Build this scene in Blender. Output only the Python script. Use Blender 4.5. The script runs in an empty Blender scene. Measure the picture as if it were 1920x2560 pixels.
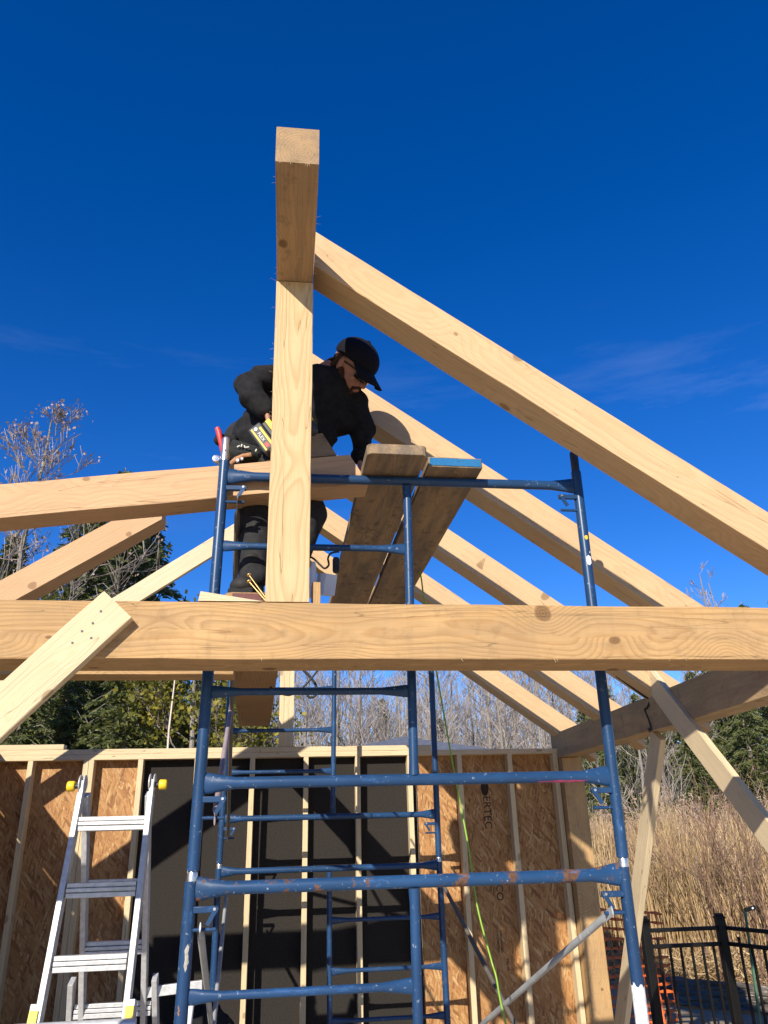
import bpy, bmesh, math, random
from mathutils import Vector, Matrix, noise
R = math.radians
scn = bpy.context.scene
col = scn.collection
random.seed(7)
V = Vector

# ------------------------------------------------------------------ camera frame
F_PX = 1923.0
TH, PS, RO = R(23.0), R(7.55), math.atan(.028)
FW = V((math.sin(PS)*math.cos(TH), math.cos(PS)*math.cos(TH), math.sin(TH)))
r0 = V((math.cos(PS), -math.sin(PS), 0)); u0 = r0.cross(FW)
CR = r0*math.cos(RO)-u0*math.sin(RO); CU = r0*math.sin(RO)+u0*math.cos(RO)
EYE = V((0, 0, 1.6))
def at(x, y, Y):            # a point of the place: the line of sight x,y meets the plane Y
    d = FW+CR*((x-960)/F_PX)+CU*((1280-y)/F_PX)
    return EYE+d*(Y/d.y)
def far(x, D, z=0.0):       # ground position D metres out in the direction of column x
    d = FW+CR*((x-960)/F_PX)+CU*((1280-2100)/F_PX)
    d.z = 0; d.normalize()
    return V((d.x*D, d.y*D, z))

# ------------------------------------------------------------------ node helpers
class NT:
    def __init__(s, name):
        s.m = bpy.data.materials.new(name); s.m.use_nodes = True
        s.t = s.m.node_tree; s.n = s.t.nodes; s.b = s.n['Principled BSDF']
    def new(s, typ, **kw):
        n = s.n.new(typ)
        for k, v in kw.items(): setattr(n, k, v)
        return n
    def link(s, a, b): s.t.links.new(a, b)
    def put(s, sock, v):
        if hasattr(v, 'is_output') or isinstance(v, bpy.types.NodeSocket): s.link(v, sock)
        else: sock.default_value = v
    def math(s, op, a, b=0.0, c=None, clamp=False):
        n = s.new('ShaderNodeMath', operation=op); n.use_clamp = clamp
        s.put(n.inputs[0], a); s.put(n.inputs[1], b)
        if c is not None: s.put(n.inputs[2], c)
        return n.outputs[0]
    def vm(s, op, a, b):
        n = s.new('ShaderNodeVectorMath', operation=op)
        s.put(n.inputs[0], a); s.put(n.inputs[1], b); return n.outputs[0]
    def noise(s, vec, scale, detail=3, rough=.55, dist=0, out=0):
        n = s.new('ShaderNodeTexNoise'); s.link(vec, n.inputs['Vector'])
        n.inputs['Scale'].default_value = scale; n.inputs['Detail'].default_value = detail
        n.inputs['Roughness'].default_value = rough; n.inputs['Distortion'].default_value = dist
        return n.outputs[out]
    def ramp(s, f, stops, interp='LINEAR'):
        n = s.new('ShaderNodeValToRGB'); n.color_ramp.interpolation = interp
        e = n.color_ramp.elements
        while len(e) < len(stops): e.new(.5)
        for i, (p, c) in enumerate(stops):
            e[i].position = p; e[i].color = c if len(c) == 4 else (*c, 1)
        s.link(f, n.inputs[0]); return n.outputs[0]
    def mix(s, f, a, b, mode='MIX'):
        n = s.new('ShaderNodeMix', data_type='RGBA', blend_type=mode)
        s.put(n.inputs[0], f)
        for sock, v in ((n.inputs[6], a), (n.inputs[7], b)):
            if isinstance(v, (tuple, list)): sock.default_value = (*v[:3], 1)
            else: s.link(v, sock)
        return n.outputs[2]
    def comb(s, x, y, z):
        n = s.new('ShaderNodeCombineXYZ')
        for i, v in enumerate((x, y, z)): s.put(n.inputs[i], v)
        return n.outputs[0]
    def sep(s, v):
        n = s.new('ShaderNodeSeparateXYZ'); s.link(v, n.inputs[0]); return n.outputs
    def obj(s): return s.new('ShaderNodeTexCoord').outputs['Object']
    def rnd(s): return s.new('ShaderNodeObjectInfo').outputs['Random']
    def bump(s, h, strength=.3, dist=.002):
        n = s.new('ShaderNodeBump'); n.inputs['Strength'].default_value = strength
        n.inputs['Distance'].default_value = dist
        s.link(h, n.inputs['Height']); s.link(n.outputs[0], s.b.inputs['Normal'])

def mult(c, k): return tuple(min(1, x*k) for x in c)

def wood(name, base, late, knotc=(.09, .035, .012), ring=.011, knots=1.0, grain=.55, weather=0.0, rough=.75, saw=.35, blot=.25, pith=.10):
    base = mult(base, .80); late = mult(late, .80); knotc = mult(knotc, .85)
    t = NT(name); o = t.obj(); r = t.rnd()
    x, y, z = t.sep(o)
    xo = t.math('ADD', x, t.math('MULTIPLY', r, 57.3))
    r2 = t.math('FRACT', t.math('MULTIPLY', r, 13.17)); r3 = t.math('FRACT', t.math('MULTIPLY', r, 41.7))
    P = t.comb(xo, y, z)
    Pn = t.comb(t.math('MULTIPLY', xo, .8), t.math('MULTIPLY', y, 1.5), t.math('MULTIPLY', z, 1.5))
    nn = t.new('ShaderNodeTexNoise'); t.link(Pn, nn.inputs['Vector']); nn.inputs['Scale'].default_value = 1.0; nn.inputs['Detail'].default_value = 2
    ncol = t.new('ShaderNodeSeparateColor'); t.link(nn.outputs['Color'], ncol.inputs[0])
    yc = t.math('ADD', t.math('MULTIPLY', t.math('SUBTRACT', r2, .5), pith), t.math('MULTIPLY', t.math('SUBTRACT', ncol.outputs[0], .5), .16))
    zc = t.math('ADD', t.math('MULTIPLY', t.math('SUBTRACT', r3, .5), pith), t.math('MULTIPLY', t.math('SUBTRACT', ncol.outputs[1], .5), .16))
    dy = t.math('SUBTRACT', y, yc); dz = t.math('SUBTRACT', z, zc)
    rad = t.math('SQRT', t.math('ADD', t.math('MULTIPLY', dy, dy), t.math('MULTIPLY', dz, dz)))
    ang = t.math('ARCTAN2', dz, dy)
    vo = t.new('ShaderNodeTexVoronoi', voronoi_dimensions='2D')
    t.link(t.comb(t.math('MULTIPLY', xo, 2.3), t.math('ADD', t.math('MULTIPLY', ang, .36), 9.0), 0.0), vo.inputs['Vector'])
    vo.inputs['Scale'].default_value = 1.0
    d = vo.outputs['Distance']
    cr = t.new('ShaderNodeSeparateColor'); t.link(vo.outputs['Color'], cr.inputs[0])
    keep = t.math('GREATER_THAN', cr.outputs[1], .42)
    ksz = t.math('ADD', t.math('MULTIPLY', cr.outputs[0], .05), .024)      # every knot its own size
    dk = t.math('DIVIDE', d, ksz)
    swirl = t.math('EXPONENT', t.math('MULTIPLY', t.math('MULTIPLY', d, d), -18.0))
    fine = t.noise(t.comb(t.math('MULTIPLY', xo, 6), t.math('MULTIPLY', y, 24), t.math('MULTIPLY', z, 24)), 1, 2, .6)
    rr = t.math('ADD', rad, t.math('MULTIPLY', swirl, .05*knots))
    rr = t.math('ADD', rr, t.math('MULTIPLY', t.math('SUBTRACT', fine, .5), .006))
    s = t.math('FRACT', t.math('DIVIDE', rr, ring))
    band = t.ramp(s, [(0, (0,)*3), (.45, (.22,)*3), (.82, (1,)*3), (.95, (.5,)*3), (1, (0,)*3)])
    fib = t.noise(t.comb(t.math('MULTIPLY', xo, 5), t.math('MULTIPLY', y, 190), t.math('MULTIPLY', z, 190)), 1, 3, .7)
    blotch = t.noise(P, 2.2, 4, .6)
    bc = t.ramp(blotch, [(.3, mult(base, 1-blot)), (.7, mult(base, 1+blot*.3))])
    g = t.math('MULTIPLY', band, t.math('MULTIPLY', t.math('ADD', .65, t.math('MULTIPLY', r3, .5)), grain))
    bc = t.mix(t.math('MULTIPLY', r2, .28), bc, mult(late, 1.15))
    c = t.mix(g, bc, late)
    c = t.mix(t.math('MULTIPLY', t.math('SUBTRACT', fib, .42), 1.5, clamp=True), c, mult(base, .62))
    # saw marks across the grain
    sm = t.noise(t.comb(t.math('MULTIPLY', xo, 42), t.math('MULTIPLY', y, 3), t.math('MULTIPLY', z, 3)), 1, 2, .5)
    c = t.mix(t.math('MULTIPLY', t.math('SUBTRACT', sm, .55, clamp=True), saw*2.2, clamp=True), c, mult(base, .55))
    if knots > 0:
        km = t.ramp(dk, [(.55, (1,)*3), (.95, (.75,)*3), (1.0, (.12,)*3), (1.5, (0,)*3)])
        kr = t.math('FRACT', t.math('MULTIPLY', dk, 3.2))
        kc = t.mix(kr, knotc, mult(late, .7))
        c = t.mix(t.math('MULTIPLY', t.math('MULTIPLY', km, keep), min(1, knots)*.85), c, kc)
    # drying cracks
    ck = t.noise(t.comb(t.math('MULTIPLY', xo, 1.3), t.math('MULTIPLY', y, 34), t.math('MULTIPLY', z, 34)), 1, 1, .4)
    ckm = t.ramp(t.math('ABSOLUTE', t.math('SUBTRACT', ck, .63)), [(0, (1,)*3), (.006, (0,)*3)])
    c = t.mix(t.math('MULTIPLY', ckm, .55), c, mult(late, .25))
    if weather > 0:
        w = t.noise(t.comb(t.math('MULTIPLY', xo, 2.2), t.math('MULTIPLY', y, 16), t.math('MULTIPLY', z, 16)), 1, 5, .65)
        c = t.mix(t.ramp(w, [(.35, (0,)*3), (.62, (weather,)*3)]), c, (.11, .095, .08))
        ws = t.noise(P, 16, 4, .7)
        c = t.mix(t.ramp(ws, [(.55, (0,)*3), (.68, (weather*.8,)*3)]), c, (.05, .04, .03))
    t.link(c, t.b.inputs['Base Color'])
    t.b.inputs['Roughness'].default_value = rough
    t.b.inputs['Specular IOR Level'].default_value = .25
    h = t.math('ADD', t.math('MULTIPLY', fib, .8), t.math('ADD', t.math('MULTIPLY', band, .5), t.math('MULTIPLY', ckm, -2.0)))
    t.bump(h, .45, .0015)
    return t.m

M = {}
M['beam'] = wood('yellow_rough_sawn_timber', (.68, .43, .19), (.40, .21, .07), ring=.0085, knots=1.0, grain=.7, weather=.22, saw=.55)
M['pale'] = wood('pale_rafter_timber', (.72, .495, .275), (.58, .365, .175), ring=.013, knots=.85, grain=.48, saw=.2, blot=.14)
M['pink'] = wood('pinkish_larch_timber', (.70, .455, .255), (.52, .30, .145), ring=.015, knots=.8, grain=.45, saw=.1, blot=.16)
M['post'] = wood('king_post_timber', (.76, .55, .30), (.50, .31, .13), ring=.010, knots=.35, grain=.7, saw=.15, blot=.15)
M['ridge'] = wood('knotty_ridge_timber', (.55, .36, .18), (.36, .2, .08), ring=.012, knots=1.0, grain=.6, weather=.35)
M['eave'] = wood('stained_eave_timber', (.60, .42, .225), (.38, .23, .10), ring=.010, knots=.8, grain=.45, weather=.34, saw=.7)
M['stud'] = wood('spruce_stud_lumber', (.80, .64, .40), (.62, .44, .22), ring=.007, knots=.7, grain=.35, saw=0, blot=.1)
M['lumber'] = wood('planed_lumber', (.80, .65, .42), (.64, .46, .24), ring=.009, knots=.9, grain=.4, saw=.05, blot=.15)
M['plank'] = wood('weathered_scaffold_plank', (.50, .345, .195), (.30, .19, .095), ring=.008, knots=.6, grain=.6, weather=.75, rough=.9)
M['ply'] = wood('orange_plywood', (.48, .29, .13), (.30, .15, .06), ring=.02, knots=.2, grain=.55, weather=.1, pith=1.2)
M['maroon'] = wood('maroon_painted_plank_end', (.22, .09, .085), (.15, .06, .055), ring=.02, knots=0, grain=.2, weather=.1)
M['blueend'] = wood('blue_painted_plank_end', (.01, .17, .42), (.03, .20, .36), ring=.02, knots=0, grain=.3, weather=.1)
M['bark'] = wood('grey_bark', (.42, .37, .32), (.22, .19, .16), ring=.03, knots=.3, grain=.4, weather=.4, rough=.95)

def osb():
    t = NT('osb_sheathing'); o = t.obj(); x, y, z = t.sep(o)
    wob = t.vm('MULTIPLY', t.noise(o, 5.0, 3, .6, out=1), (1.5, 1.5, 1.5))
    base = None
    cols = []
    for i, (a, sx, sz) in enumerate(((0, 92, 9), (.28, 84, 10), (-.24, 88, 9.5), (.7, 66, 14))):
        ca, sa = math.cos(a), math.sin(a)
        u = t.math('ADD', t.math('MULTIPLY', x, ca*sx), t.math('MULTIPLY', z, sa*sx))
        v = t.math('ADD', t.math('MULTIPLY', x, -sa*sz), t.math('MULTIPLY', z, ca*sz))
        p = t.vm('ADD', t.comb(u, v, i*7.3), wob)
        vo = t.new('ShaderNodeTexVoronoi'); t.link(p, vo.inputs['Vector']); vo.inputs['Scale'].default_value = 1.0
        cc = t.new('ShaderNodeSeparateColor'); t.link(vo.outputs['Color'], cc.inputs[0])
        ed = t.math('SUBTRACT', vo.outputs['Distance'], .0)
        cols.append((cc.outputs[0], cc.outputs[1], ed))
    val = cols[0][0]; sel = cols[0][1]; edge = cols[0][2]
    for k in range(1, 4):
        m = t.math('GREATER_THAN', cols[k][1], (.5, .55, .62)[k-1])
        n = t.new('ShaderNodeMix', data_type='FLOAT'); t.link(m, n.inputs[0]); t.link(val, n.inputs[2]); t.link(cols[k][0], n.inputs[3]); val = n.outputs[0]
        n = t.new('ShaderNodeMix', data_type='FLOAT'); t.link(m, n.inputs[0]); t.link(edge, n.inputs[2]); t.link(cols[k][2], n.inputs[3]); edge = n.outputs[0]
    c = t.ramp(val, [(0, (.15, .055, .014)), (.25, (.32, .145, .042)), (.55, (.39, .20, .066)), (.85, (.44, .25, .095)), (.95, (.50, .32, .14)), (1, (.56, .38, .18))])
    c = t.mix(t.ramp(edge, [(.5, (0,)*3), (1.0, (.55,)*3)]), c, (.2, .08, .02))
    fb = t.noise(t.vm('MULTIPLY', o, (260.0, 1.0, 26.0)), 1, 3, .7)
    c = t.mix(t.ramp(fb, [(.42, (0,)*3), (.72, (.6,)*3)]), c, (.22, .09, .025))
    big = t.noise(o, 1.2, 3, .6)
    c = t.mix(t.ramp(big, [(.4, (0,)*3), (.75, (.35,)*3)]), c, (.32, .16, .05))
    t.link(c, t.b.inputs['Base Color']); t.b.inputs['Roughness'].default_value = .7
    t.bump(t.math('ADD', val, t.math('MULTIPLY', edge, -.6)), .5, .002)
    return t.m
M['osb'] = osb()

def paint(name, base, rust=.3, chips=.3, rough=.38):
    t = NT(name); o = t.obj(); r = t.rnd()
    P = t.vm('ADD', o, t.comb(t.math('MULTIPLY', r, 31), 0.0, 0.0))
    big = t.noise(P, 3.5, 3, .6)
    c = t.ramp(big, [(.3, mult(base, .8)), (.7, mult(base, 1.25))])
    sc = t.noise(P, 60, 3, .7)
    c = t.mix(t.ramp(sc, [(.64, (0,)*3), (.70, (chips,)*3)]), c, (.42, .46, .48))
    ru = t.noise(P, 11, 5, .7)
    rm = t.ramp(ru, [(.66-rust*.18, (0,)*3), (.69-rust*.18, (1,)*3)])
    rc = t.ramp(t.noise(P, 45, 3, .6), [(.3, (.055, .03, .022)), (.6, (.15, .07, .034)), (.8, (.085, .05, .04))])
    c = t.mix(t.math('MULTIPLY', rm, min(1, rust*2.2)), c, rc)
    t.link(c, t.b.inputs['Base Color'])
    t.link(t.ramp(rm, [(0, (rough,)*3), (1, (.8,)*3)]), t.b.inputs['Roughness'])
    t.b.inputs['Specular IOR Level'].default_value = .32
    st = t.noise(t.vm('MULTIPLY', P, (6.0, 60.0, 9.0)), 1, 4, .75)
    c2 = t.mix(t.ramp(st, [(.60, (0,)*3), (.66, (chips*.7,)*3)]), c, mult(base, 3.2))
    t.link(c2, t.b.inputs['Base Color'])
    t.bump(t.math('ADD', sc, t.math('MULTIPLY', rm, -1.0)), .12, .001)
    return t.m
M['blue'] = paint('blue_scaffold_paint', (.0125, .043, .108), rust=.08, chips=.35, rough=.34)
M['bluerust'] = paint('rusty_blue_scaffold_paint', (.014, .050, .122), rust=.58, chips=.5, rough=.36)
M['braceg'] = paint('galvanised_brace', (.30, .31, .31), rust=.15, chips=.3, rough=.45)

def plain(name, c, rough=.6, metal=0., nz=0., scale=20, spec=.5, c2=None, bump=0., coat=0.):
    t = NT(name); t.b.inputs['Roughness'].default_value = rough; t.b.inputs['Metallic'].default_value = metal
    t.b.inputs['Specular IOR Level'].default_value = spec
    t.b.inputs['Coat Weight'].default_value = coat
    if nz or c2 or bump:
        o = t.obj(); n = t.noise(o, scale, 4, .6)
        cc = t.ramp(n, [(.3, mult(c, 1-nz)), (.7, c2 or mult(c, 1+nz))])
        t.link(cc, t.b.inputs['Base Color'])
        if bump: t.bump(n, bump, .01)
    else: t.b.inputs['Base Color'].default_value = (*c, 1)
    return t.m
M['alu'] = plain('scuffed_aluminium', (.50, .50, .50), .45, .35, .18, 35, bump=.08)
M['chrome'] = plain('bright_steel', (.62, .60, .58), .3, .9, .15, 60)
M['darksteel'] = plain('dark_steel', (.05, .05, .055), .5, .5, .3, 40)
M['blackpanel'] = plain('black_fibreboard', (.030, .0262, .023), 1.0, 0, .22, 90, .05, bump=.3)
M['yellow'] = plain('yellow_plastic', (.78, .52, .02), .45, 0, .06, 30)
M['ink'] = plain('black_stamp_ink', (.035, .022, .015), .85, 0, .3, 60, .2)
M['jacket'] = plain('black_work_jacket', (.0145, .014, .015), .95, 0, .35, 30, .15, bump=.5)
M['trouser'] = plain('dark_work_trousers', (.027, .0265, .027), .95, 0, .3, 24, .15, bump=.25)
M['boot'] = plain('dark_leather_boot', (.02, .018, .016), .7, 0, .4, 25, .3)
M['sole'] = plain('black_rubber', (.012, .012, .012), .8, 0, 0, 20, .3)
M['skin'] = plain('weathered_skin', (.36, .165, .11), .55, 0, .12, 40, .4)
M['beard'] = plain('dark_brown_beard', (.055, .028, .016), .9, 0, .5, 140, .2, bump=.6)
M['cap'] = plain('black_cap_cloth', (.008, .008, .012), .9, 0, .2, 60, .15)
M['lens'] = plain('dark_lens', (.006, .007, .012), .08, 0, 0, 10, .8)
M['leather'] = plain('tan_leather', (.34, .165, .075), .65, 0, .3, 40, .3)
M['beltcloth'] = plain('black_belt_webbing', (.018, .019, .018), .8, 0, .4, 60, .2)
M['lace'] = plain('pale_lace', (.5, .5, .42), .8)
M['red'] = plain('red_rubber_grip', (.62, .035, .03), .45)
M['battery'] = plain('charcoal_plastic', (.035, .035, .038), .5)
M['white'] = plain('white_ink', (.75, .75, .75), .6)
M['brass'] = plain('gold_zinc_screw', (.62, .42, .16), .35, .8)
M['paper'] = plain('white_paper', (.66, .66, .67), .85, 0, .04, 12)
M['cord'] = plain('black_rubber_cord', (.014, .012, .011), .6)
M['hose'] = plain('lime_green_hose', (.20, .36, .025), .4, 0, .08, 30)
M['fence'] = plain('black_powder_coat', (.006, .0055, .005), .5, 0, .3, 50, .22, bump=.05)
M['orange'] = plain('orange_plastic_mesh', (.62, .12, .015), .6, 0, .2, 20)
M['film'] = plain('black_plastic_film', (.085, .068, .052), .48, 0, .4, 9, .6)
M['cyan'] = plain('cyan_house_wrap', (.16, .50, .56), .6, 0, .2, 50)
def ptape():
    t = NT('white_paint_and_tape'); o = t.obj(); n = t.noise(o, 38, 4, .7); f = t.noise(o, 130, 3, .7)
    c = t.ramp(n, [(.30, (.42, .44, .47)), (.5, (.66, .67, .69)), (.7, (.76, .77, .78))])
    c = t.mix(t.ramp(n, [(.62, (0,)*3), (.66, (1,)*3)]), c, (.05, .07, .13)); c = t.mix(t.ramp(f, [(.66, (0,)*3), (.70, (.8,)*3)]), c, (.2, .21, .24))
    t.link(c, t.b.inputs['Base Color']); t.b.inputs['Roughness'].default_value = .7; t.bump(n, .5, .003); return t.m
M['ptape'] = ptape()
M['stake'] = plain('green_painted_stake', (.05, .12, .07), .7, 0, .3, 30)
M['shingle'] = plain('grey_shingle', (.10, .11, .14), .85, 0, .25, 12)
M['pink_paint'] = plain('pink_marking_paint', (.45, .06, .14), .6, 0, .5, 30)

def ground():
    t = NT('dirt_and_dry_grass'); o = t.obj()
    n = t.noise(o, .35, 5, .6); f = t.noise(o, 9, 5, .7)
    c = t.ramp(n, [(.35, (.24, .18, .115)), (.6, (.33, .26, .16))])
    c = t.mix(t.ramp(f, [(.4, (0,)*3), (.65, (.6,)*3)]), c, (.16, .115, .07))
    t.link(c, t.b.inputs['Base Color']); t.b.inputs['Roughness'].default_value = .95
    t.bump(f, .6, .03); return t.m
M['ground'] = ground()
M['bounce'] = plain('pale_bounce_ground', (.62, .50, .345), .95, 0, .14, 6, .2)  # warm and pale so the added ground sheet throws light upward
M['slab'] = plain('pale_concrete', (.44, .38, .30), .9, 0, .12, 5, .3)

def leafm(name, c1, c2, c3, trans=.0, patch=.8):
    t = NT(name); g = t.new('ShaderNodeNewGeometry'); r = g.outputs['Random Per Island']
    n = t.noise(t.obj(), patch, 3, .6)
    a = t.ramp(r, [(0, c1), (.5, c2), (1, c3)])
    c = t.mix(t.ramp(n, [(.35, (0,)*3), (.65, (.6,)*3)]), a, mult(c1, .8))
    t.link(c, t.b.inputs['Base Color']); t.b.inputs['Roughness'].default_value = .65
    t.b.inputs['Specular IOR Level'].default_value = .3
    if trans:
        tr = t.new('ShaderNodeBsdfTranslucent'); t.link(c, tr.inputs[0])
        mx = t.new('ShaderNodeMixShader'); mx.inputs[0].default_value = trans
        out = [x for x in t.n if x.type == 'OUTPUT_MATERIAL'][0]
        t.link(t.b.outputs[0], mx.inputs[1]); t.link(tr.outputs[0], mx.inputs[2]); t.link(mx.outputs[0], out.inputs[0])
    return t.m
M['hemlock'] = leafm('hemlock_needles', (.070, .095, .030), (.150, .175, .052), (.27, .26, .09), .45)
M['fir'] = leafm('fir_needles', (.045, .072, .032), (.09, .125, .048), (.16, .18, .065), .35)
M['oakleaf'] = leafm('yellow_green_leaves', (.09, .105, .016), (.24, .21, .028), (.42, .34, .05), .35)
M['drygrass'] = leafm('dry_reed', (.31, .19, .085), (.57, .41, .20), (.76, .60, .36), .15, .5)
M['plume'] = leafm('reed_plume', (.34, .235, .17), (.46, .33, .245), (.56, .43, .33), .2)
M['deadleaf'] = leafm('withered_leaves', (.22, .13, .10), (.38, .27, .24), (.55, .47, .44), .2)
M['twig'] = leafm('bare_twigs', (.20, .165, .14), (.30, .255, .22), (.44, .39, .35), 0)
M['shrub'] = leafm('reddish_shrub_twigs', (.16, .09, .06), (.24, .14, .09), (.33, .22, .15), 0)

# ------------------------------------------------------------------ object helpers
def link(o, parent=None):
    col.objects.link(o)
    if parent is not None: o.parent = parent
    return o
def tag(o, label=None, cat=None, group=None, kind=None):
    if label: o['label'] = label
    if cat: o['category'] = cat
    if group: o['group'] = group
    if kind: o['kind'] = kind
    return o
def empty(name, loc=(0, 0, 0)):
    o = bpy.data.objects.new(name, None); o.location = loc; o.empty_display_size = .1
    return link(o)
def mesh_obj(name, me, mat, parent=None, loc=None, smooth=False):
    o = bpy.data.objects.new(name, me)
    for m in (mat if isinstance(mat, (list, tuple)) else [mat]):
        if m is not None: me.materials.append(m)
    if smooth:
        for p in me.polygons: p.use_smooth = True
    if loc is not None: o.location = loc
    return link(o, parent)
def frame(ex, up):
    ex = V(ex).normalized(); up = V(up)
    ez = (up-ex*up.dot(ex)).normalized(); ey = ez.cross(ex)
    return Matrix((ex, ey, ez)).transposed()

def board_mesh(L, w, h, s0=0., s1=0., ch=.0022, rough=.0012, seg=.12, seed=0, round_end=0.):
    """a sawn piece: local x is its length; chamfered, slightly uneven edges; s0/s1 slope the end cuts"""
    rnd = random.Random(seed); vs = []; fs = []
    n = max(2, int(L/seg)+1)
    hw, hh = w/2, h/2
    prof = [(-hw+ch, -hh), (hw-ch, -hh), (hw, -hh+ch), (hw, hh-ch), (hw-ch, hh), (-hw+ch, hh), (-hw, hh-ch), (-hw, -hh+ch)]
    off = rnd.uniform(0, 50)
    xs = [i/(n-1) for i in range(n)]
    for t in xs:
        for k, (y, z) in enumerate(prof):
            x = t*L+(s0*(1-t)+s1*t)*z
            a = noise.noise(V((x*2.5+off, k//2*3.1, 0)))*rough*1.6 + rnd.uniform(-1, 1)*rough*.45
            b = noise.noise(V((x*2.5+off, k//2*3.1, 9)))*rough*1.6 + rnd.uniform(-1, 1)*rough*.45
            if round_end and t in (0, 1): y *= 1-round_end
            vs.append((x, y+a, z+b))
    for i in range(n-1):
        for k in range(8):
            k2 = (k+1) % 8
            fs.append((i*8+k, i*8+k2, (i+1)*8+k2, (i+1)*8+k))
    fs.append(tuple(range(7, -1, -1))); fs.append(tuple((n-1)*8+k for k in range(8)))
    me = bpy.data.meshes.new('sawn'); me.from_pydata(vs, [], fs); me.update()
    return me
_seed = [0]
def timber(name, p0, p1, w, h, mat, up=(0, 0, 1), parent=None, **kw):
    """p0-p1 is the centre line; w across, h along 'up'"""
    _seed[0] += 1
    p0, p1 = V(p0), V(p1)
    me = board_mesh((p1-p0).length, w, h, seed=_seed[0], **kw)
    o = mesh_obj(name, me, mat, parent)
    o.matrix_world = Matrix.Translation(p0) @ frame(p1-p0, up).to_4x4()
    return o
class MB:
    def __init__(s): s.v = []; s.f = []
    def add(s, vs, fs):
        n = len(s.v); s.v += [tuple(v) for v in vs]; s.f += [tuple(i+n for i in f) for f in fs]
    def box(s, c, size, rot=None):
        c = V(c); q = []
        for sx in (-.5, .5):
            for sy in (-.5, .5):
                for sz in (-.5, .5):
                    p = V((sx*size[0], sy*size[1], sz*size[2]))
                    q.append(c+(rot @ p if rot else p))
        s.add(q, [(0, 1, 3, 2), (4, 6, 7, 5), (0, 4, 5, 1), (2, 3, 7, 6), (0, 2, 6, 4), (1, 5, 7, 3)])
    def bar(s, a, b, w, h, up=(0, 0, 1)):
        a, b = V(a), V(b); s.box((a+b)/2, ((b-a).length, w, h), frame(b-a, up))
    def tube(s, pts, rad, n=12, caps=True, flat=None):
        pts = [V(p) for p in pts]; m = len(pts); vs = []
        rr = rad if isinstance(rad, (list, tuple)) else [rad]*m
        ref = V((.13, .31, .94)) if flat is None else V(flat)
        for i, p in enumerate(pts):
            t = (pts[min(i+1, m-1)]-pts[max(i-1, 0)]).normalized()
            if abs(t.dot(ref.normalized())) > .98: ref2 = V((1, .1, 0))
            else: ref2 = ref
            a = (ref2-t*ref2.dot(t)).normalized(); b = t.cross(a)
            r = rr[i]; ra, rb = (r if isinstance(r, (tuple, list)) else (r, r))
            for k in range(n):
                an = 2*math.pi*k/n
                vs.append(p+a*math.cos(an)*ra+b*math.sin(an)*rb)
        fs = [(i*n+k, i*n+(k+1) % n, (i+1)*n+(k+1) % n, (i+1)*n+k) for i in range(m-1) for k in range(n)]
        if caps: fs += [tuple(range(n-1, -1, -1)), tuple((m-1)*n+k for k in range(n))]
        s.add(vs, fs)
    def quad(s, p, a, b):
        p, a, b = V(p), V(a), V(b); s.add([p-a-b, p+a-b, p+a+b, p-a+b], [(0, 1, 2, 3)])
    def build(s, name, mat, parent=None, smooth=False, bevel=0., org=None):
        me = bpy.data.meshes.new(name)
        if org is not None: s.v = [tuple(V(v)-V(org)) for v in s.v]
        me.from_pydata(s.v, [], s.f); me.update()
        o = mesh_obj(name, me, mat, parent, smooth=smooth)
        if org is not None: o.location = org
        if bevel:
            b = o.modifiers.new('b', 'BEVEL'); b.width = bevel; b.segments = 2; b.limit_method = 'ANGLE'
        if smooth:
            try: me.set_sharp_from_angle(angle=R(50))
            except Exception: pass
        return o
def copy_tree(o, parent=None):
    c = o.copy(); col.objects.link(c); c.parent = parent
    for ch in o.children: copy_tree(ch, c)
    return c
def text_mesh(name, s, size, mat, mw, parent=None, extrude=.0008):
    cu = bpy.data.curves.new('t', 'FONT'); cu.body = s; cu.size = size; cu.extrude = extrude
    cu.align_x = 'CENTER'; cu.align_y = 'CENTER'
    o = bpy.data.objects.new('t', cu); col.objects.link(o)
    dg = bpy.context.evaluated_depsgraph_get(); me = bpy.data.meshes.new_from_object(o.evaluated_get(dg))
    bpy.data.objects.remove(o)
    r = mesh_obj(name, me, mat, parent); r.matrix_world = mw
    return r

# ------------------------------------------------------------------ setting
def sheet(name, x0, x1, y0, y1, z, mat, nx=2, ny=2, hf=None):
    vs = []; fs = []
    for j in range(ny):
        for i in range(nx):
            x = x0+(x1-x0)*i/(nx-1); y = y0+(y1-y0)*j/(ny-1)
            vs.append((x, y, z+(hf(x, y) if hf else 0)))
    for j in range(ny-1):
        for i in range(nx-1):
            a = j*nx+i; fs.append((a, a+1, a+nx+1, a+nx))
    me = bpy.data.meshes.new(name); me.from_pydata(vs, [], fs); me.update()
    return mesh_obj(name, me, mat)
tag(sheet('ground', -500, 500, -200, 700, 0, M['ground']), kind='structure')
tag(sheet('concrete_slab', -2.7, 2.6, 2.35, 6.55, .008, M['slab']), kind='structure')
tag(sheet('bounce_ground', -14, 9, -16, 6.3, .004, M['bounce']), kind='structure')  # unseen pale sheet, added to bounce sunlight up onto the timber undersides

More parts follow.
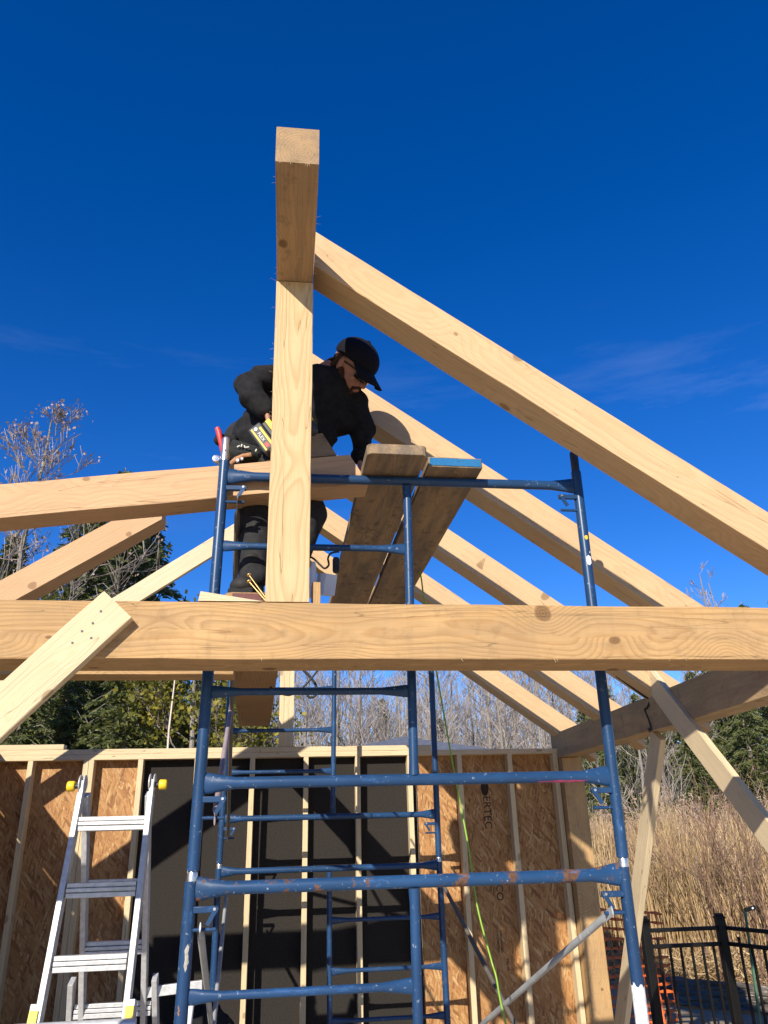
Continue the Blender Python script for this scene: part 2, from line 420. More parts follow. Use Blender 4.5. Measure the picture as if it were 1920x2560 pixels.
# ------------------------------------------------------------------ timber frame
PITCH = .708; ROOF0 = 4.030; X0 = .076
def roofz(x): return ROOF0-PITCH*(x-X0)
cph = 1/math.sqrt(1+PITCH**2)
D6 = .154
def rafter(y, x1, label, mat, x0=.078, w=.152):
    ex = V((1, 0, -PITCH)).normalized(); ez = V((PITCH, 0, 1)).normalized()
    # centre line below the top edge
    dpl = D6/2/cph
    p0 = V((x0, y+w/2, roofz(x0)-dpl)); p1 = V((x1, y+w/2, roofz(x1)-dpl))
    o = timber('rafter', p0, p1, w, D6, mat, up=ez, s0=-PITCH, s1=-PITCH)
    return tag(o, label, 'rafter', 'rafters on the right side of the roof')
rafter(2.600, 2.49, 'front rafter, nearest and largest, running from the ridge beam to the right edge', M['pale'])
rafter(3.490, 2.49, 'second rafter from the front, passing behind the worker in black and behind the blue-ended plank', M['pale'])
rafter(4.410, 2.49, 'third rafter from the front, with a dark groove showing along its underside', M['pale'])
rafter(5.290, 2.49, 'fourth rafter from the front, crossed by the green hose', M['pale'])
rafter(6.200, 2.49, 'rearmost rafter, landing on the eave beam right above the stud wall', M['pale'])

ridge = tag(timber('ridge_beam', (-.004, 1.985, 3.834), (-.004, 6.5, 3.834), .150, .164, M['ridge']),
            'thick square ridge beam jutting toward the viewer above the king post', 'beam')
kp = tag(timber('king_post', (-.003, 2.676, 2.366), (-.003, 2.676, 3.748), .152, .152, M['post'], up=(0, 1, 0)),
    'tall upright post of pale timber standing on the tie beam and carrying the ridge beam', 'post')
kp.matrix_world = Matrix.Translation(V((-.003, 2.676, 2.366))) @ Matrix(((0, 1, 0), (0, 0, 1), (1, 0, 0))).to_4x4() if False else kp.matrix_world
tb = tag(timber('tie_beam', (-2.6, 2.70, 2.2665), (2.62, 2.70, 2.2615), .2, .196, M['beam']),
    'long horizontal beam of yellow timber crossing the whole photo in front of the scaffold', 'beam')
def splinters(parent, pts, seed, s=1.0):
    rnd = random.Random(seed)
    for p, d in pts:
        m = MB()
        p = V(p); d = V(d).normalized(); L = rnd.uniform(.006, .02)*s
        q = p+d*L+V((0, 0, rnd.uniform(-.5, .5)*L)); e = q+V((rnd.uniform(-1, 1), 0, rnd.uniform(-1, .4)))*L*.5
        m.tube([p-d*.002, q, e], [.0006, .0005, .0002], 3)
        o = m.build('splinter', M['lumber']); o.parent = parent; o.matrix_parent_inverse = parent.matrix_world.inverted()
bpy.context.view_layer.update()
rs = random.Random(3)
splinters(kp, [((-.079, 2.601, rs.uniform(2.9, 3.75)), (-1, -.4, 0)) for _ in range(12)], 1, 1.1)
splinters(tb, [((rs.uniform(-.4, 1.7), 2.6, 2.168), (.1, -.6, -.8)) for _ in range(7)], 2, .9)
splinters(ridge, [((rs.uniform(-.07, .07), 1.985, 3.752), (.1, -.5, -.9)) for _ in range(10)]+[((.072, rs.uniform(2, 2.6), 3.755), (1, 0, .2)) for _ in range(6)]+[((-.08, rs.uniform(2, 2.6), 3.755), (-1, 0, .2)) for _ in range(4)], 3, .8)

# eave beam: two lengths, the near one a little proud of the far one
tag(timber('eave_beam', (2.277, 4.56, 2.262), (2.277, 6.42, 2.262), .155, .194, M['eave']),
    'far length of the stained eave beam, ending on the corner post of the stud wall', 'beam', None)
tag(timber('eave_beam', (2.270, 2.81, 2.256), (2.270, 4.555, 2.256), .165, .204, M['eave']),
    'near length of the stained eave beam, running out at the right edge under the tie beam', 'beam', None)
tag(timber('eave_beam', (-2.277, 2.81, 2.262), (-2.277, 6.42, 2.262), .155, .194, M['eave']),
    'left eave beam on top of the left side wall', 'beam', None)
for sx, lab in ((1, 'front corner post of the frame at the right'), (-1, 'front corner post of the frame at the left')):
    tag(timber('corner_post', (sx*2.30, 2.70, .004), (sx*2.30, 2.70, 2.162), .19, .19, M['eave'], up=(0, 1, 0)), lab, 'post')
tag(timber('corner_post', (2.292, 6.31, .004), (2.285, 6.31, 2.160), .165, .19, M['beam'], up=(0, 1, 0)),
    'thick corner post at the right end of the stud wall under the eave beam', 'post')
# braces
a, b = V((2.181, 4.43, 2.44)), V((2.181, 2.86, .93))
tag(timber('knee_brace', a, b, .038, .130, M['lumber'], up=(0, -1, 1)),
    'sawn plank brace with nail holes crossing the eave beam toward the right edge', 'brace')
tag(timber('knee_brace', (2.255, 4.60, 2.14), (2.255, 6.06, .02), .038, .135, M['lumber'], up=(0, 1, .9)),
    'steep pale brace running down from the eave beam to the foot of the corner post', 'brace')
# left front brace, nailed on the face of the tie beam
def P(x, y, Y): return at(x, y, Y)
c1, c2 = P(260, 1477, 2.56), P(328, 1543, 2.56)
e1, e2 = P(0, 1707, 2.56), P(0, 1846, 2.56)
top = (c1+c2)/2; d = ((e1+e2)/2-top).normalized()
lb = timber('plank_brace', top+V((0, .021, 0)), top+d*1.3+V((0, .021, 0)), .040, .134, M['lumber'], up=(-d.z, 0, d.x))
tag(lb, 'pale plank brace nailed slanting across the front of the tie beam at the left', 'brace')
bpy.context.view_layer.update()
for (px, py) in ((252, 1528), (181, 1607), (232, 1558), (228, 1595), (205, 1578)):
    bh = MB(); q = P(px, py, 2.5605); bh.tube([q+V((0, -.0012, 0)), q+V((0, .003, 0))], .0042, 8)
    o = bh.build('nail_head', M['darksteel']); o.parent = lb; o.matrix_parent_inverse = lb.matrix_world.inverted()

# left rafter pitched up against the loose one
YL = 4.41
t0, t1 = P(403, 1268, YL), P(0, 1452, YL)
dl = (P(0, 1452, YL)-P(255, 1315, YL)).normalized(); nl = V((-dl.z, 0, dl.x));
if nl.z > 0: nl = -nl
st = P(255, 1315, YL)-dl*.36
tag(timber('rafter', st+nl*.072+V((0, .077, 0)), st+dl*2.2+nl*.075+V((0, .077, 0)), .152, .150, M['pink'], up=-nl, s0=-.65),
    'left rafter of pinkish timber rising from the left edge and ending under the loose rafter', 'rafter')
# the loose rafter lying over the scaffold
lp = [P(0, 1210, 3.10), P(540, 1162, 3.20)]
lo0 = P(0, 1210, 2.95); lo1 = P(874, 1136, 2.985)
dd = (lo1-lo0).normalized(); upv = V((0, 0, 1)); upv = (upv-dd*dd.dot(upv)).normalized(); sdv = upv.cross(dd)
st = lo0-dd*.55-upv*.074+sdv*.07
tag(timber('loose_rafter', st, lo1-upv*.074+sdv*.07+dd*.03, .14, .148, M['pink'], up=upv, s1=-.42),
    'loose pinkish rafter lying almost level on the scaffold, its cut end by the worker\'s hand', 'rafter')
# thin pale brace at the back left
YB = 5.55
b0 = (P(602, 1298, YB)+P(602, 1352, YB))/2; b1 = (P(283, 1498, YB)+P(359, 1498, YB))/2
db = (b1-b0).normalized()
tag(timber('plank_brace', b0-db*.15, b0+db*2.35, .038, .13, M['lumber'], up=(-db.z, 0, db.x)),
    'thin knotty plank brace rising to the right behind the left scaffold leg', 'brace')
# board behind the tie beam
q0, q1 = P(160, 1684, 3.68), P(572, 1686, 3.68)
tag(timber('ledger_board', q0+V((-1.25, .075, .078)), q1+V((0.02, .075, .078)), .15, .156, M['beam']),
    'horizontal timber whose lower edge shows under the tie beam, left of the scaffold leg', 'timber')

# ------------------------------------------------------------------ rear stud wall
YW = 6.30
wall = empty('stud_wall', (0, YW, 0)); tag(wall, 'open stud wall with brown sheathing and black centre panels behind the scaffold', 'wall')
wall['kind'] = 'thing'; del wall['kind']
def wp(name, p0, p1, w, h, mat, up=(0, 0, 1), **kw):
    o = timber(name, V(p0), V(p1), w, h, mat, up, **kw)
    mw = o.matrix_world.copy(); o.parent = wall; o.matrix_parent_inverse = Matrix.Translation(-V((0, YW, 0))); return o
for x in (-2.30, -1.902, -1.502, -1.462, -1.102, -.682, -.263, .150, .553, .965, 1.367, 1.78, 2.160):
    wp('stud', (x+.019, YW+.0445, .045), (x+.019, YW+.0445, 2.203), .089, .038, M['stud'], up=(1, 0, 0), rough=.0006)
def plate(x0, x1, z, re=0.): wp('top_plate', (x0, YW+.045, z), (x1, YW+.045, z), .093, .0385, M['stud'], rough=.0008)
plate(-2.45, 2.2, 2.2225 if False else 2.2225)
plate(-2.45, -.19, 2.2615); plate(-.187, .575, 2.2615); plate(.579, 1.16, 2.2615)
plate(-2.45, -1.66, 2.3005)
wp('bottom_plate', (-2.45, YW+.045, .024), (2.2, YW+.045, .024), .09, .038, M['stud'])
def panel(name, x0, x1, z0, z1, mat, y=None):
    y = y or YW+.0925
    m = MB(); m.box(((x0+x1)/2, y+.006, (z0+z1)/2), (x1-x0, .012, z1-z0)); o = m.build(name, mat, org=(0, y, 0)); o.parent = wall
    o.matrix_parent_inverse = Matrix.Translation(-V((0, YW, 0))); return o
panel('sheathing_panel', -2.5, -1.075, .01, 2.275, M['osb']); panel('sheathing_panel', 1.045, 2.25, .01, 2.235, M['osb'])
for x0, x1 in ((-1.072, -.665), (-.662, .168), (.171, 1.042)): panel('black_panel', x0, x1, .01, 2.275, M['blackpanel'])
# stamps printed on the sheathing, reading downwards
def stamp(s, size, x, z, rot=-90, nm='printed_stamp'):
    mw = Matrix.Translation((x, YW+.0915, z)) @ Matrix.Rotation(R(90), 4, 'X') @ Matrix.Rotation(R(rot), 4, 'Z')
    o = text_mesh(nm, s, size, M['ink'], mw); o.parent = wall; o.matrix_parent_inverse = Matrix.Translation(-V((0, YW, 0))); return o
ring = MB()
ring.tube([(1.598, YW+.0915, 1.955), (1.598, YW+.0918, 1.955)], [(.062, .032)]*2, 20, flat=(0, 0, 1))
o = ring.build('printed_logo', M['ink'], wall); o.matrix_parent_inverse = Matrix.Translation(-V((0, YW, 0)))
stamp('ERTEC', .085, 1.605, 1.77)
stamp('TECO', .075, 1.655, 1.24); stamp('TESTED', .026, 1.615, 1.24); stamp('24/16', .022, 1.59, 1.24)
stamp('STRENGTH AXIS', .02, 1.64, .87); stamp('THIS DIRECTION', .02, 1.615, .87); stamp('PS2-10', .028, 1.675, .72)
# triple post carrying the back of the ridge
tp = empty('ridge_post', (.012, 6.34, 2.285)); tag(tp, 'tripled upright studs standing on the stud wall under the far end of the ridge', 'post')
for i, x in enumerate((-.030, .0085, .047)):
    o = timber('stud', (x, 6.345, 2.283), (x, 6.345, 3.748), .089, .0375, M['stud'], up=(1, 0, 0), rough=.0006)
    o.parent = tp; o.matrix_parent_inverse = Matrix.Translation(-V((.012, 6.34, 2.285)))
# left side wall of the building (mostly out of frame), its sheathing outside
sw = empty('side_wall', (-2.3, 4.5, 0)); tag(sw, 'sheathed side wall at the left under the left eave beam', 'wall')
def swp(o): o.parent = sw; o.matrix_parent_inverse = Matrix.Translation(-V((-2.3, 4.5, 0))); return o
m = MB(); m.box((-2.36, 4.55, 1.085), (.012, 3.5, 2.15)); swp(m.build('sheathing_panel', M['osb']))
for i in range(9): swp(timber('stud', (-2.305, 2.95+i*.406, .02), (-2.305, 2.95+i*.406, 2.16), .038, .089, M['stud'], up=(1, 0, 0)))

# ------------------------------------------------------------------ scaffold
def leanx(z, k): return k*(z-1.5)
def sbar(m, a, b, r=.0172):
    a, b = V(a), V(b); L = (b-a).length; d = (b-a)/L
    e = min(.11, L*.2)
    pts = [a, a+d*.018, a+d*.05, a+d*e, b-d*e, b-d*.05, b-d*.018, b]
    rad = [(r*1.75, r*.6), (r*1.75, r*.6), (r*1.45, r*.78), (r, r), (r, r), (r*1.45, r*.78), (r*1.75, r*.6), (r*1.75, r*.6)]
    m.tube(pts, rad, 16, flat=(0, 0, 1))
def sframe(label, xl, xr, Y, z0, z1, top, full, inner, iz, rungs, rside, k, mat, locks, pins, r=.0215, loose_mat=None):
    t = empty('scaffold', (xl, Y, z0)); tag(t, label, 'scaffold', 'blue steel scaffold frames')
    inv = Matrix.Translation(-V((xl, Y, z0)))
    def part(m, name, mt=None, **kw):
        o = m.build(name, mt or mat, smooth=True, **kw); o.parent = t; o.matrix_parent_inverse = inv; return o
    X = lambda base, z: base+k*(z-1.5)
    for base in (xl, xr):
        m = MB(); m.tube([(X(base, z0), Y, z0), (X(base, z1), Y, z1)], r, 20); part(m, 'leg')
    for z, rr, nm in top:
        m = MB(); sbar(m, (X(xl, z)+r*.7, Y, z), (X(xr, z)-r*.7, Y, z), rr); part(m, nm, full)
    m = MB(); za, zb = iz; m.tube([(X(inner, za), Y, za+.012), (X(inner, za), Y, za+.06), (X(inner, zb), Y, zb-.06), (X(inner, zb), Y, zb-.012)], [r*.95, r*.82, r*.82, r*.95], 16); part(m, 'inner_post')
    for z in rungs:
        m = MB()
        if rside == 'L': sbar(m, (X(xl, z)+r*.7, Y, z), (X(inner, z)-r*.5, Y, z), .0135)
        else: sbar(m, (X(inner, z)+r*.5, Y, z), (X(xr, z)-r*.7, Y, z), .0135)
        part(m, 'rung')
    for base, s, z in locks:                       # brace lock: arm, drop latch and stud
        x = X(base, z)+s*r*.9
        m = MB()
        m.bar((x-s*.004, Y-.012, z), (x+s*.078, Y-.012, z), .014, .020)
        part(m, 'lock_arm', bevel=.002)
        m = MB(); m.bar((x+s*.074, Y-.021, z+.006), (x+s*.044, Y-.021, z-.046), .005, .014); part(m, 'latch')
        m = MB(); m.tube([(x-s*.004, Y-.006, z-.060), (x+s*.072, Y-.006, z-.060)], .0062, 10); part(m, 'brace_stud')
        m = MB(); m.tube([(x+s*.066, Y-.0205, z+.001), (x+s*.066, Y-.0265, z+.001)], .005, 8); part(m, 'rivet', M['chrome'])
    for base, za, zb, mt in pins:
        m = MB(); m.tube([(X(base, za), Y, za), (X(base, zb-.008), Y, zb-.008), (X(base, zb), Y, zb)], [r*.84, r*.84, r*.7], 16)
        part(m, 'coupling_pin', mt)
        m = MB(); zz = za+.045; m.tube([(X(base, zz), Y-r*.8, zz), (X(base, zz), Y-r*.86, zz)], .0045, 8); part(m, 'pin_hole', M['darksteel'])
    return t
full = M['blue']
sframe('upper scaffold frame nearest the viewer, its top bar carrying the planks', -.300, 1.230, 2.94, 1.515, 3.072,
       [(3.004, .0200, 'top_bar'), (1.796, .0205, 'cross_bar')], M['blue'], .470, (1.80, 2.99), (2.695, 2.405, 2.117), 'L', .014, M['blue'],
       [(-.300, 1, 2.945), (-.300, 1, 1.742), (1.230, -1, 2.945), (1.230, -1, 1.745)],
       [(-.300, 3.07, 3.182, M['chrome']), (1.230, 3.07, 3.172, M['darksteel']), (-.300, 1.482, 1.517, M['chrome']), (1.230, 1.482, 1.517, M['chrome'])])
lf = sframe('lower scaffold frame nearest the viewer, with a rust-patched top bar', -.303, 1.226, 2.94, .05, 1.484,
       [(1.460, .0215, 'top_bar'), (.15, .0205, 'cross_bar')], M['bluerust'], .459, (.16, 1.45), (1.147, .86, .57), 'L', .010, M['blue'],
       [(-.303, 1, 1.398), (1.226, -1, 1.398)], [])
sframe('upper scaffold frame at the back, seen through the front one', -.424, 1.100, 5.87, 1.472, 3.03,
       [(2.955, .0190, 'top_bar'), (1.754, .0195, 'cross_bar')], M['blue'], .349, (1.76, 2.945), (2.651, 2.351, 2.062), 'L', .010, M['blue'],
       [(-.424, 1, 1.69), (1.100, -1, 1.69)], [(-.424, 1.438, 1.474, M['chrome']), (1.100, 1.438, 1.474, M['chrome']), (1.1, 3.03, 3.14, M['chrome'])])
sframe('lower scaffold frame at the back, close to the stud wall', -.427, 1.100, 5.87, .05, 1.440,
       [(1.420, .0200, 'top_bar'), (.12, .0195, 'cross_bar')], M['blue'], .326, (.13, 1.41), (1.099, .801, .519), 'R', -.004, M['blue'],
       [(-.427, 1, 1.35), (1.100, -1, 1.35)], [])
# white paint and tape at the foot of the right leg
bpy.context.view_layer.update()
m = MB()
n = 20; x = 1.226+.010*(.99-1.5)
z_t = at(1600, 2460, 2.94).z
for i in range(14): pass
pts = [(x-.0085*(0.3), 2.94, .1), (x, 2.94, z_t-.03), (x, 2.94, z_t)]
m.tube(pts, [.0228, .0226, .0222], n)
m = MB(); g = []; nz_ = 26
for i in range(nz_+1):
    for q in range(n):
        a = 2*math.pi*q/n; zt = z_t+.022*noise.noise(V((math.sin(a)*1.6, math.cos(a)*1.6, 3)))+.010*noise.noise(V((math.sin(a)*6, math.cos(a)*6, 8)))
        z = .1+(zt-.1)*i/nz_; rr = .0224+.0011*noise.noise(V((math.sin(a)*3, math.cos(a)*3, z*30)))
        g.append((1.226+.010*(z-1.5)+rr*math.sin(a), 2.94-rr*math.cos(a), z))
m.add(g, [(i*n+q, i*n+(q+1) % n, (i+1)*n+(q+1) % n, (i+1)*n+q) for i in range(nz_) for q in range(n)])
o = m.build('paint_sleeve', M['ptape'], smooth=True); o.parent = lf; o.matrix_parent_inverse = lf.matrix_world.inverted()
o['label'] = 'white paint and tape on the leg'
def patch(parent, base, k, z0, z1, a0, a1, mat, label, r=.0219, Y=2.94, seed=0):
    rnd = random.Random(seed); nz_, na = 9, 7; g = []
    for i in range(nz_+1):
        t = i/nz_; z = z0+(z1-z0)*t; e = math.sin(math.pi*min(1, max(0, t)))**.35
        mid = (a0+a1)/2+rnd.uniform(-.1, .1); hw = (a1-a0)/2*e*rnd.uniform(.65, 1.1)
        for q in range(na+1):
            a = mid-hw+2*hw*q/na; g.append((base+k*(z-1.5)+r*math.sin(a), Y-r*math.cos(a), z))
    m = MB(); m.add(g, [(i*(na+1)+q, i*(na+1)+q+1, (i+1)*(na+1)+q+1, (i+1)*(na+1)+q) for i in range(nz_) for q in range(na)])
    o = m.build('paint_patch', mat, smooth=True); o.parent = parent; o.matrix_parent_inverse = parent.matrix_world.inverted(); o['label'] = label
uf = bpy.data.objects['scaffold']
patch(uf, 1.230, .014, 2.745, 2.765, -.3, .5, M['yellow'], 'yellow paint spot')
patch(uf, 1.230, .014, 2.63, 2.675, -.5, .7, M['white'], 'white sticker remnant', seed=2)
patch(uf, 1.230, .014, 2.684, 2.695, .4, .7, M['white'], 'white paint fleck', seed=3)
M['scrape'] = plain('bare_scraped_metal', (.36, .34, .28), .7, 0, .3, 60)
M['rustp'] = plain('rust_patch', (.22, .10, .05), .9, 0, .4, 60)
patch(lf, -.303, .010, 1.22, 1.30, -.1, .6, M['scrape'], 'scraped patch', seed=4); patch(lf, -.303, .010, 1.10, 1.13, -.5, -.2, M['rustp'], 'rust spot', seed=5)
patch(lf, -.303, .010, .99, 1.07, -.7, -.1, M['scrape'], 'scraped patch', seed=6); patch(lf, -.303, .010, .955, .98, -.5, -.1, M['rustp'], 'rust spot', seed=7)
M['pk'] = M['pink_paint']
m = MB(); g = []
for i in range(19):
    u = i/18; x = .93+.235*u+.0; w_ = .006*math.sin(math.pi*u)**.6*(1+.5*noise.noise(V((u*9, 0, 0))))
    for q in (-1, 0, 1):
        a = -.95+q*w_/.0205; g.append((x, 2.94-.0209*math.cos(a), 1.796+.0209*math.sin(a)))
m.add(g, [(i*3+q, i*3+q+1, (i+1)*3+q+1, (i+1)*3+q) for i in range(18) for q in range(2)])
o = m.build('paint_streak', M['pk'], smooth=True); o.parent = uf; o.matrix_parent_inverse = uf.matrix_world.inverted(); o['label'] = 'streak of pink paint under the cross bar'
def xbrace(label, a, b, mat, midpaint=None):
    t = MB(); a, b = V(a), V(b); d = (b-a).normalized()
    t.tube([a-d*.03, a+d*.035, a+d*.08, b-d*.08, b-d*.035, b+d*.03], [(.016, .003), (.016, .003), (.0135, .0125), (.0135, .0125), (.016, .003), (.016, .003)], 10, flat=(0, -d.z, d.y))
    return tag(t.build('cross_brace', mat, smooth=True, org=a), label, 'scaffold brace', 'scaffold cross braces')
M['brownbrace'] = paint('dull_brown_brace', (.12, .105, .085), rust=.2, chips=.25, rough=.5)
M['pinkbrace'] = paint('pink_marked_brace', (.27, .22, .23), rust=.1, chips=.4, rough=.5)
xbrace('dull brown scaffold brace dropping from the top left lock of the front frame', (-.215, 2.93, 2.885), (-.375, 5.86, 1.63), M['brownbrace'])
xbrace('grey brace with pink marking rising behind the left scaffold legs', (-.235, 2.93, 1.682), (-.365, 5.86, 2.86), M['pinkbrace'])
xbrace('grey brace hanging from the lower left lock of the front frame', (-.262, 2.93, 1.338), (-.375, 5.86, .30), M['braceg'])
xbrace('dark brace rising to the back left leg near the bottom of the photo', (-.245, 2.93, .30), (-.365, 5.86, 1.29), M['braceg'])
xbrace('grey galvanised brace slanting down left from the right front leg', (1.150, 2.93, 1.338), (1.085, 5.86, .30), M['braceg'])
xbrace('dark brace slanting down right from the back right leg', (1.085, 5.86, 1.36), (1.150, 2.93, .30), M['brownbrace'])

# planks on the top bars
def rplank(name, label, x0, x1, y0, y1, z, th, xb0=None, xb1=None, mat=None, endmat=None, group=None):
    xb0 = x0 if xb0 is None else xb0; xb1 = x1 if xb1 is None else xb1
    a = V(((x0+x1)/2, y0, z)); b = V(((xb0+xb1)/2, y1, z)); w = x1-x0
    o = timber(name, a, b, w, th, mat or M['plank'], rough=.0018, ch=.006)
    tag(o, label, 'plank', group)
    # clipped end corners
    me = o.data
    for v in me.vertices:
        if v.co.x < .01 and abs(v.co.y) > w/2-.012: v.co.x += .0
    if endmat:
        e = MB()
        for s in (0,):
            e.box((a+V((0, -.0018, 0))), (w-.014, .003, th-.006))
        en = e.build('painted_end', endmat, bevel=.001); en.parent = o
        bpy.context.view_layer.update(); en.matrix_parent_inverse = o.matrix_world.inverted()
    return o
ZP = 3.0275
def clipped_plank(name, label, xc0, xc1, w, y0, y1, z, th, mat, clip, endmat=None, group='scaffold planks'):
    """plan outline with snipped corners at the near end, extruded to its thickness; local x is its length"""
    L = y1-y0; ang = math.atan2(xc1-xc0, L)
    out = [(0, -w/2+clip), (0, w/2-clip), (clip*.35, w/2-clip*.35), (clip, w/2)]
    nseg = 14
    for i in range(1, nseg+1): out.append((clip+(L-clip)*i/nseg, w/2+noise.noise(V((i*.7, w*9, 1)))*.002))
    for i in range(nseg, 0, -1): out.append((clip+(L-clip)*i/nseg, -w/2+noise.noise(V((i*.7, w*9, 5)))*.002))
    out += [(clip, -w/2), (clip*.35, -w/2+clip*.35)]
    bm = bmesh.new(); lo = [bm.verts.new((x, y, -th/2+noise.noise(V((x*3, y*8, 2)))*.0012)) for x, y in out]
    hi = [bm.verts.new((x, y, th/2)) for x, y in out]
    bm.faces.new(lo); bm.faces.new(hi[::-1]); n = len(out)
    for i in range(n): bm.faces.new((lo[(i+1) % n], lo[i], hi[i], hi[(i+1) % n]))
    bmesh.ops.recalc_face_normals(bm, faces=bm.faces)
    me = bpy.data.meshes.new(name); bm.to_mesh(me); bm.free()
    o = mesh_obj(name, me, mat); bv = o.modifiers.new('b', 'BEVEL'); bv.width = .004; bv.segments = 2; bv.limit_method = 'ANGLE'
    o.matrix_world = Matrix.Translation((xc0, y0, z)) @ Matrix.Rotation(math.pi/2-ang, 4, 'Z')
    if endmat:
        e = MB(); e.box((-.001, 0, 0), (.004, w-2*clip-.004, th-.012)); en = e.build('painted_end', endmat)
        en.parent = o
    return tag(o, label, 'plank', group)
clipped_plank('scaffold_plank', 'weathered plank with rounded corners overhanging the top bar, left of the blue-ended plank', .425, .378, .246, 2.738, 6.15, ZP+.023, .046, M['plank'], .020)
clipped_plank('scaffold_plank', 'weathered plank with a blue painted end on the top bar', .686, .632, .232, 2.840, 6.12, ZP+.023, .046, M['plank'], .004, M['blueend'])
clipped_plank('scaffold_plank', 'low plank with a maroon end that the worker stands on, behind the tie beam', -.118, -.235, .236, 2.80, 6.16, 2.440, .040, M['ply'], .028, M['maroon'])

# ------------------------------------------------------------------ small things near the king post
wg = bpy.data.meshes.new('wedge')
za = 2.3665
wv = [(-.306, 2.60, za), (-.085, 2.60, za), (-.090, 2.66, za), (-.306, 2.66, za), (-.300, 2.60, za+.034), (-.28, 2.66, za+.036), (-.120, 2.603, za+.006), (-.12, 2.66, za+.008)]
wg.from_pydata(wv, [], [(0, 3, 2, 1), (0, 1, 6, 4), (2, 3, 5, 7), (0, 4, 5, 3), (4, 6, 7, 5), (1, 2, 7, 6)]); wg.update()
tag(mesh_obj('wood_wedge', wg, M['lumber']), 'thin pale offcut wedge lying on the tie beam left of the king post', 'offcut')
tag(timber('wood_block', (.098, 2.655, 2.366), (.098, 2.655, 2.448), .032, .05, M['beam'], up=(0, 1, 0)), 'small orange end-grain block standing on the tie beam right of the king post', 'offcut')
def screw(label, a, b):
    a, b = V(a), V(b); d = (b-a).normalized(); m = MB()
    m.tube([a, a+d*.055], [.0025, .0028], 8); m.tube([a+d*.055, b-d*.006], .0024, 8); m.tube([b-d*.006, b-d*.002, b], [.003, .0085, .0085], 12)
    for i in range(14):
        q = a+d*(.006+i*.0036); m.tube([q, q+d*.0012], .0038, 8)
    tag(m.build('timber_screw', M['brass'], smooth=True, org=a), label, 'screw')
screw('upper of the two long golden screws sticking up behind the king post foot', at(668, 1500, 2.66), at(622, 1437, 2.70))
screw('lower of the two long golden screws sticking up behind the king post foot', at(664, 1502, 2.64), at(622, 1453, 2.67))
m = MB(); c = at(815, 1462, 3.02); m.box(c, (.055, .07, .085), Matrix.Rotation(.5, 3, 'Z') @ Matrix.Rotation(.25, 3, 'X')); 
tag(m.build('paper_box', M['paper'], bevel=.002, org=c), 'small white paper box by the plank edge, right of the king post', 'box')
m = MB(); c = at(783, 1440, 3.0); m.tube([c+V((0, 0, -.09)), c+V((0, 0, .04))], [.018, .012], 12); 
m.tube([c+V((0, 0, .04)), c+V((0, 0, .06))], [.012, .008], 12)
tag(m.build('caulk_tube', M['paper'], smooth=True, org=c), 'pale tube standing just behind the right side of the king post', 'tube')
def curve_tube(name, label, cat, pts, r, mat, n=8, sub=6):
    P_ = [V(p) for p in pts]; out = []
    for i in range(len(P_)-1):
        p0 = P_[max(i-1, 0)]; p1 = P_[i]; p2 = P_[i+1]; p3 = P_[min(i+2, len(P_)-1)]
        for j in range(sub):
            t = j/sub
            out.append(.5*((2*p1)+(-p0+p2)*t+(2*p0-5*p1+4*p2-p3)*t*t+(-p0+3*p1-3*p2+p3)*t**3))
    out.append(P_[-1]); m = MB(); m.tube(out, r, n)
    return tag(m.build(name, mat, smooth=True, org=out[0]), label, cat)
cd = curve_tube('power_cord', 'black cord looping down beside the king post to a black plug', 'cord', [at(x, y, 3.2) for x, y in ((760, 1385), (783, 1396), (800, 1412), (812, 1421), (822, 1412), (820, 1396), (828, 1383), (848, 1379))], .0045, M['cord'])
m = MB(); c = at(840, 1413, 3.18); m.box(c, (.030, .03, .075)); pl = m.build('plug', M['cord'], bevel=.012); pl.parent = cd; pl.matrix_parent_inverse = Matrix.Translation(-cd.location)
curve_tube('hose', 'bright green air hose hanging from the planks in front of the wall', 'hose',
    [V((.66, 4.0, 3.085)), V((.735, 4.2, 3.09)), at(1040, 1412, 4.2), at(1052, 1440, 4.2), at(1060, 1500, 4.2), at(1075, 1580, 4.2), at(1088, 1660, 4.2), at(1130, 1900, 4.2), at(1168, 2100, 4.15), at(1192, 2260, 4.1), at(1228, 2400, 4.05), at(1240, 2440, 4.02), at(1255, 2520, 4.0), at(1300, 2700, 3.95)], .0045, M['hose'], 10)
curve_tube('sling', 'black looped sling hanging under the tie beam behind the top rung', 'sling',
    [at(x, y, 4.5) for x, y in ((676, 1660), (680, 1690), (678, 1720), (720, 1738), (752, 1722), (775, 1700), (800, 1668), (820, 1640))], .006, M['cord'])
curve_tube('sling', 'black sling with a hook, crossing the other sling beside the tripled post', 'sling',
    [at(x, y, 4.55) for x, y in ((735, 1640), (752, 1668), (775, 1692), (790, 1715), (788, 1738), (776, 1744), (768, 1738))], .008, M['cord'])
curve_tube('strap', 'black strap looped over the eave beam where its two lengths meet', 'strap',
    [at(x, y, 4.52) for x, y in ((1540, 1690), (1610, 1740), (1624, 1748), (1618, 1770), (1612, 1774), (1622, 1800), (1628, 1825))]+[V((2.176, 4.555, 2.17)), V((2.19, 4.57, 2.154))], .006, M['cord'])

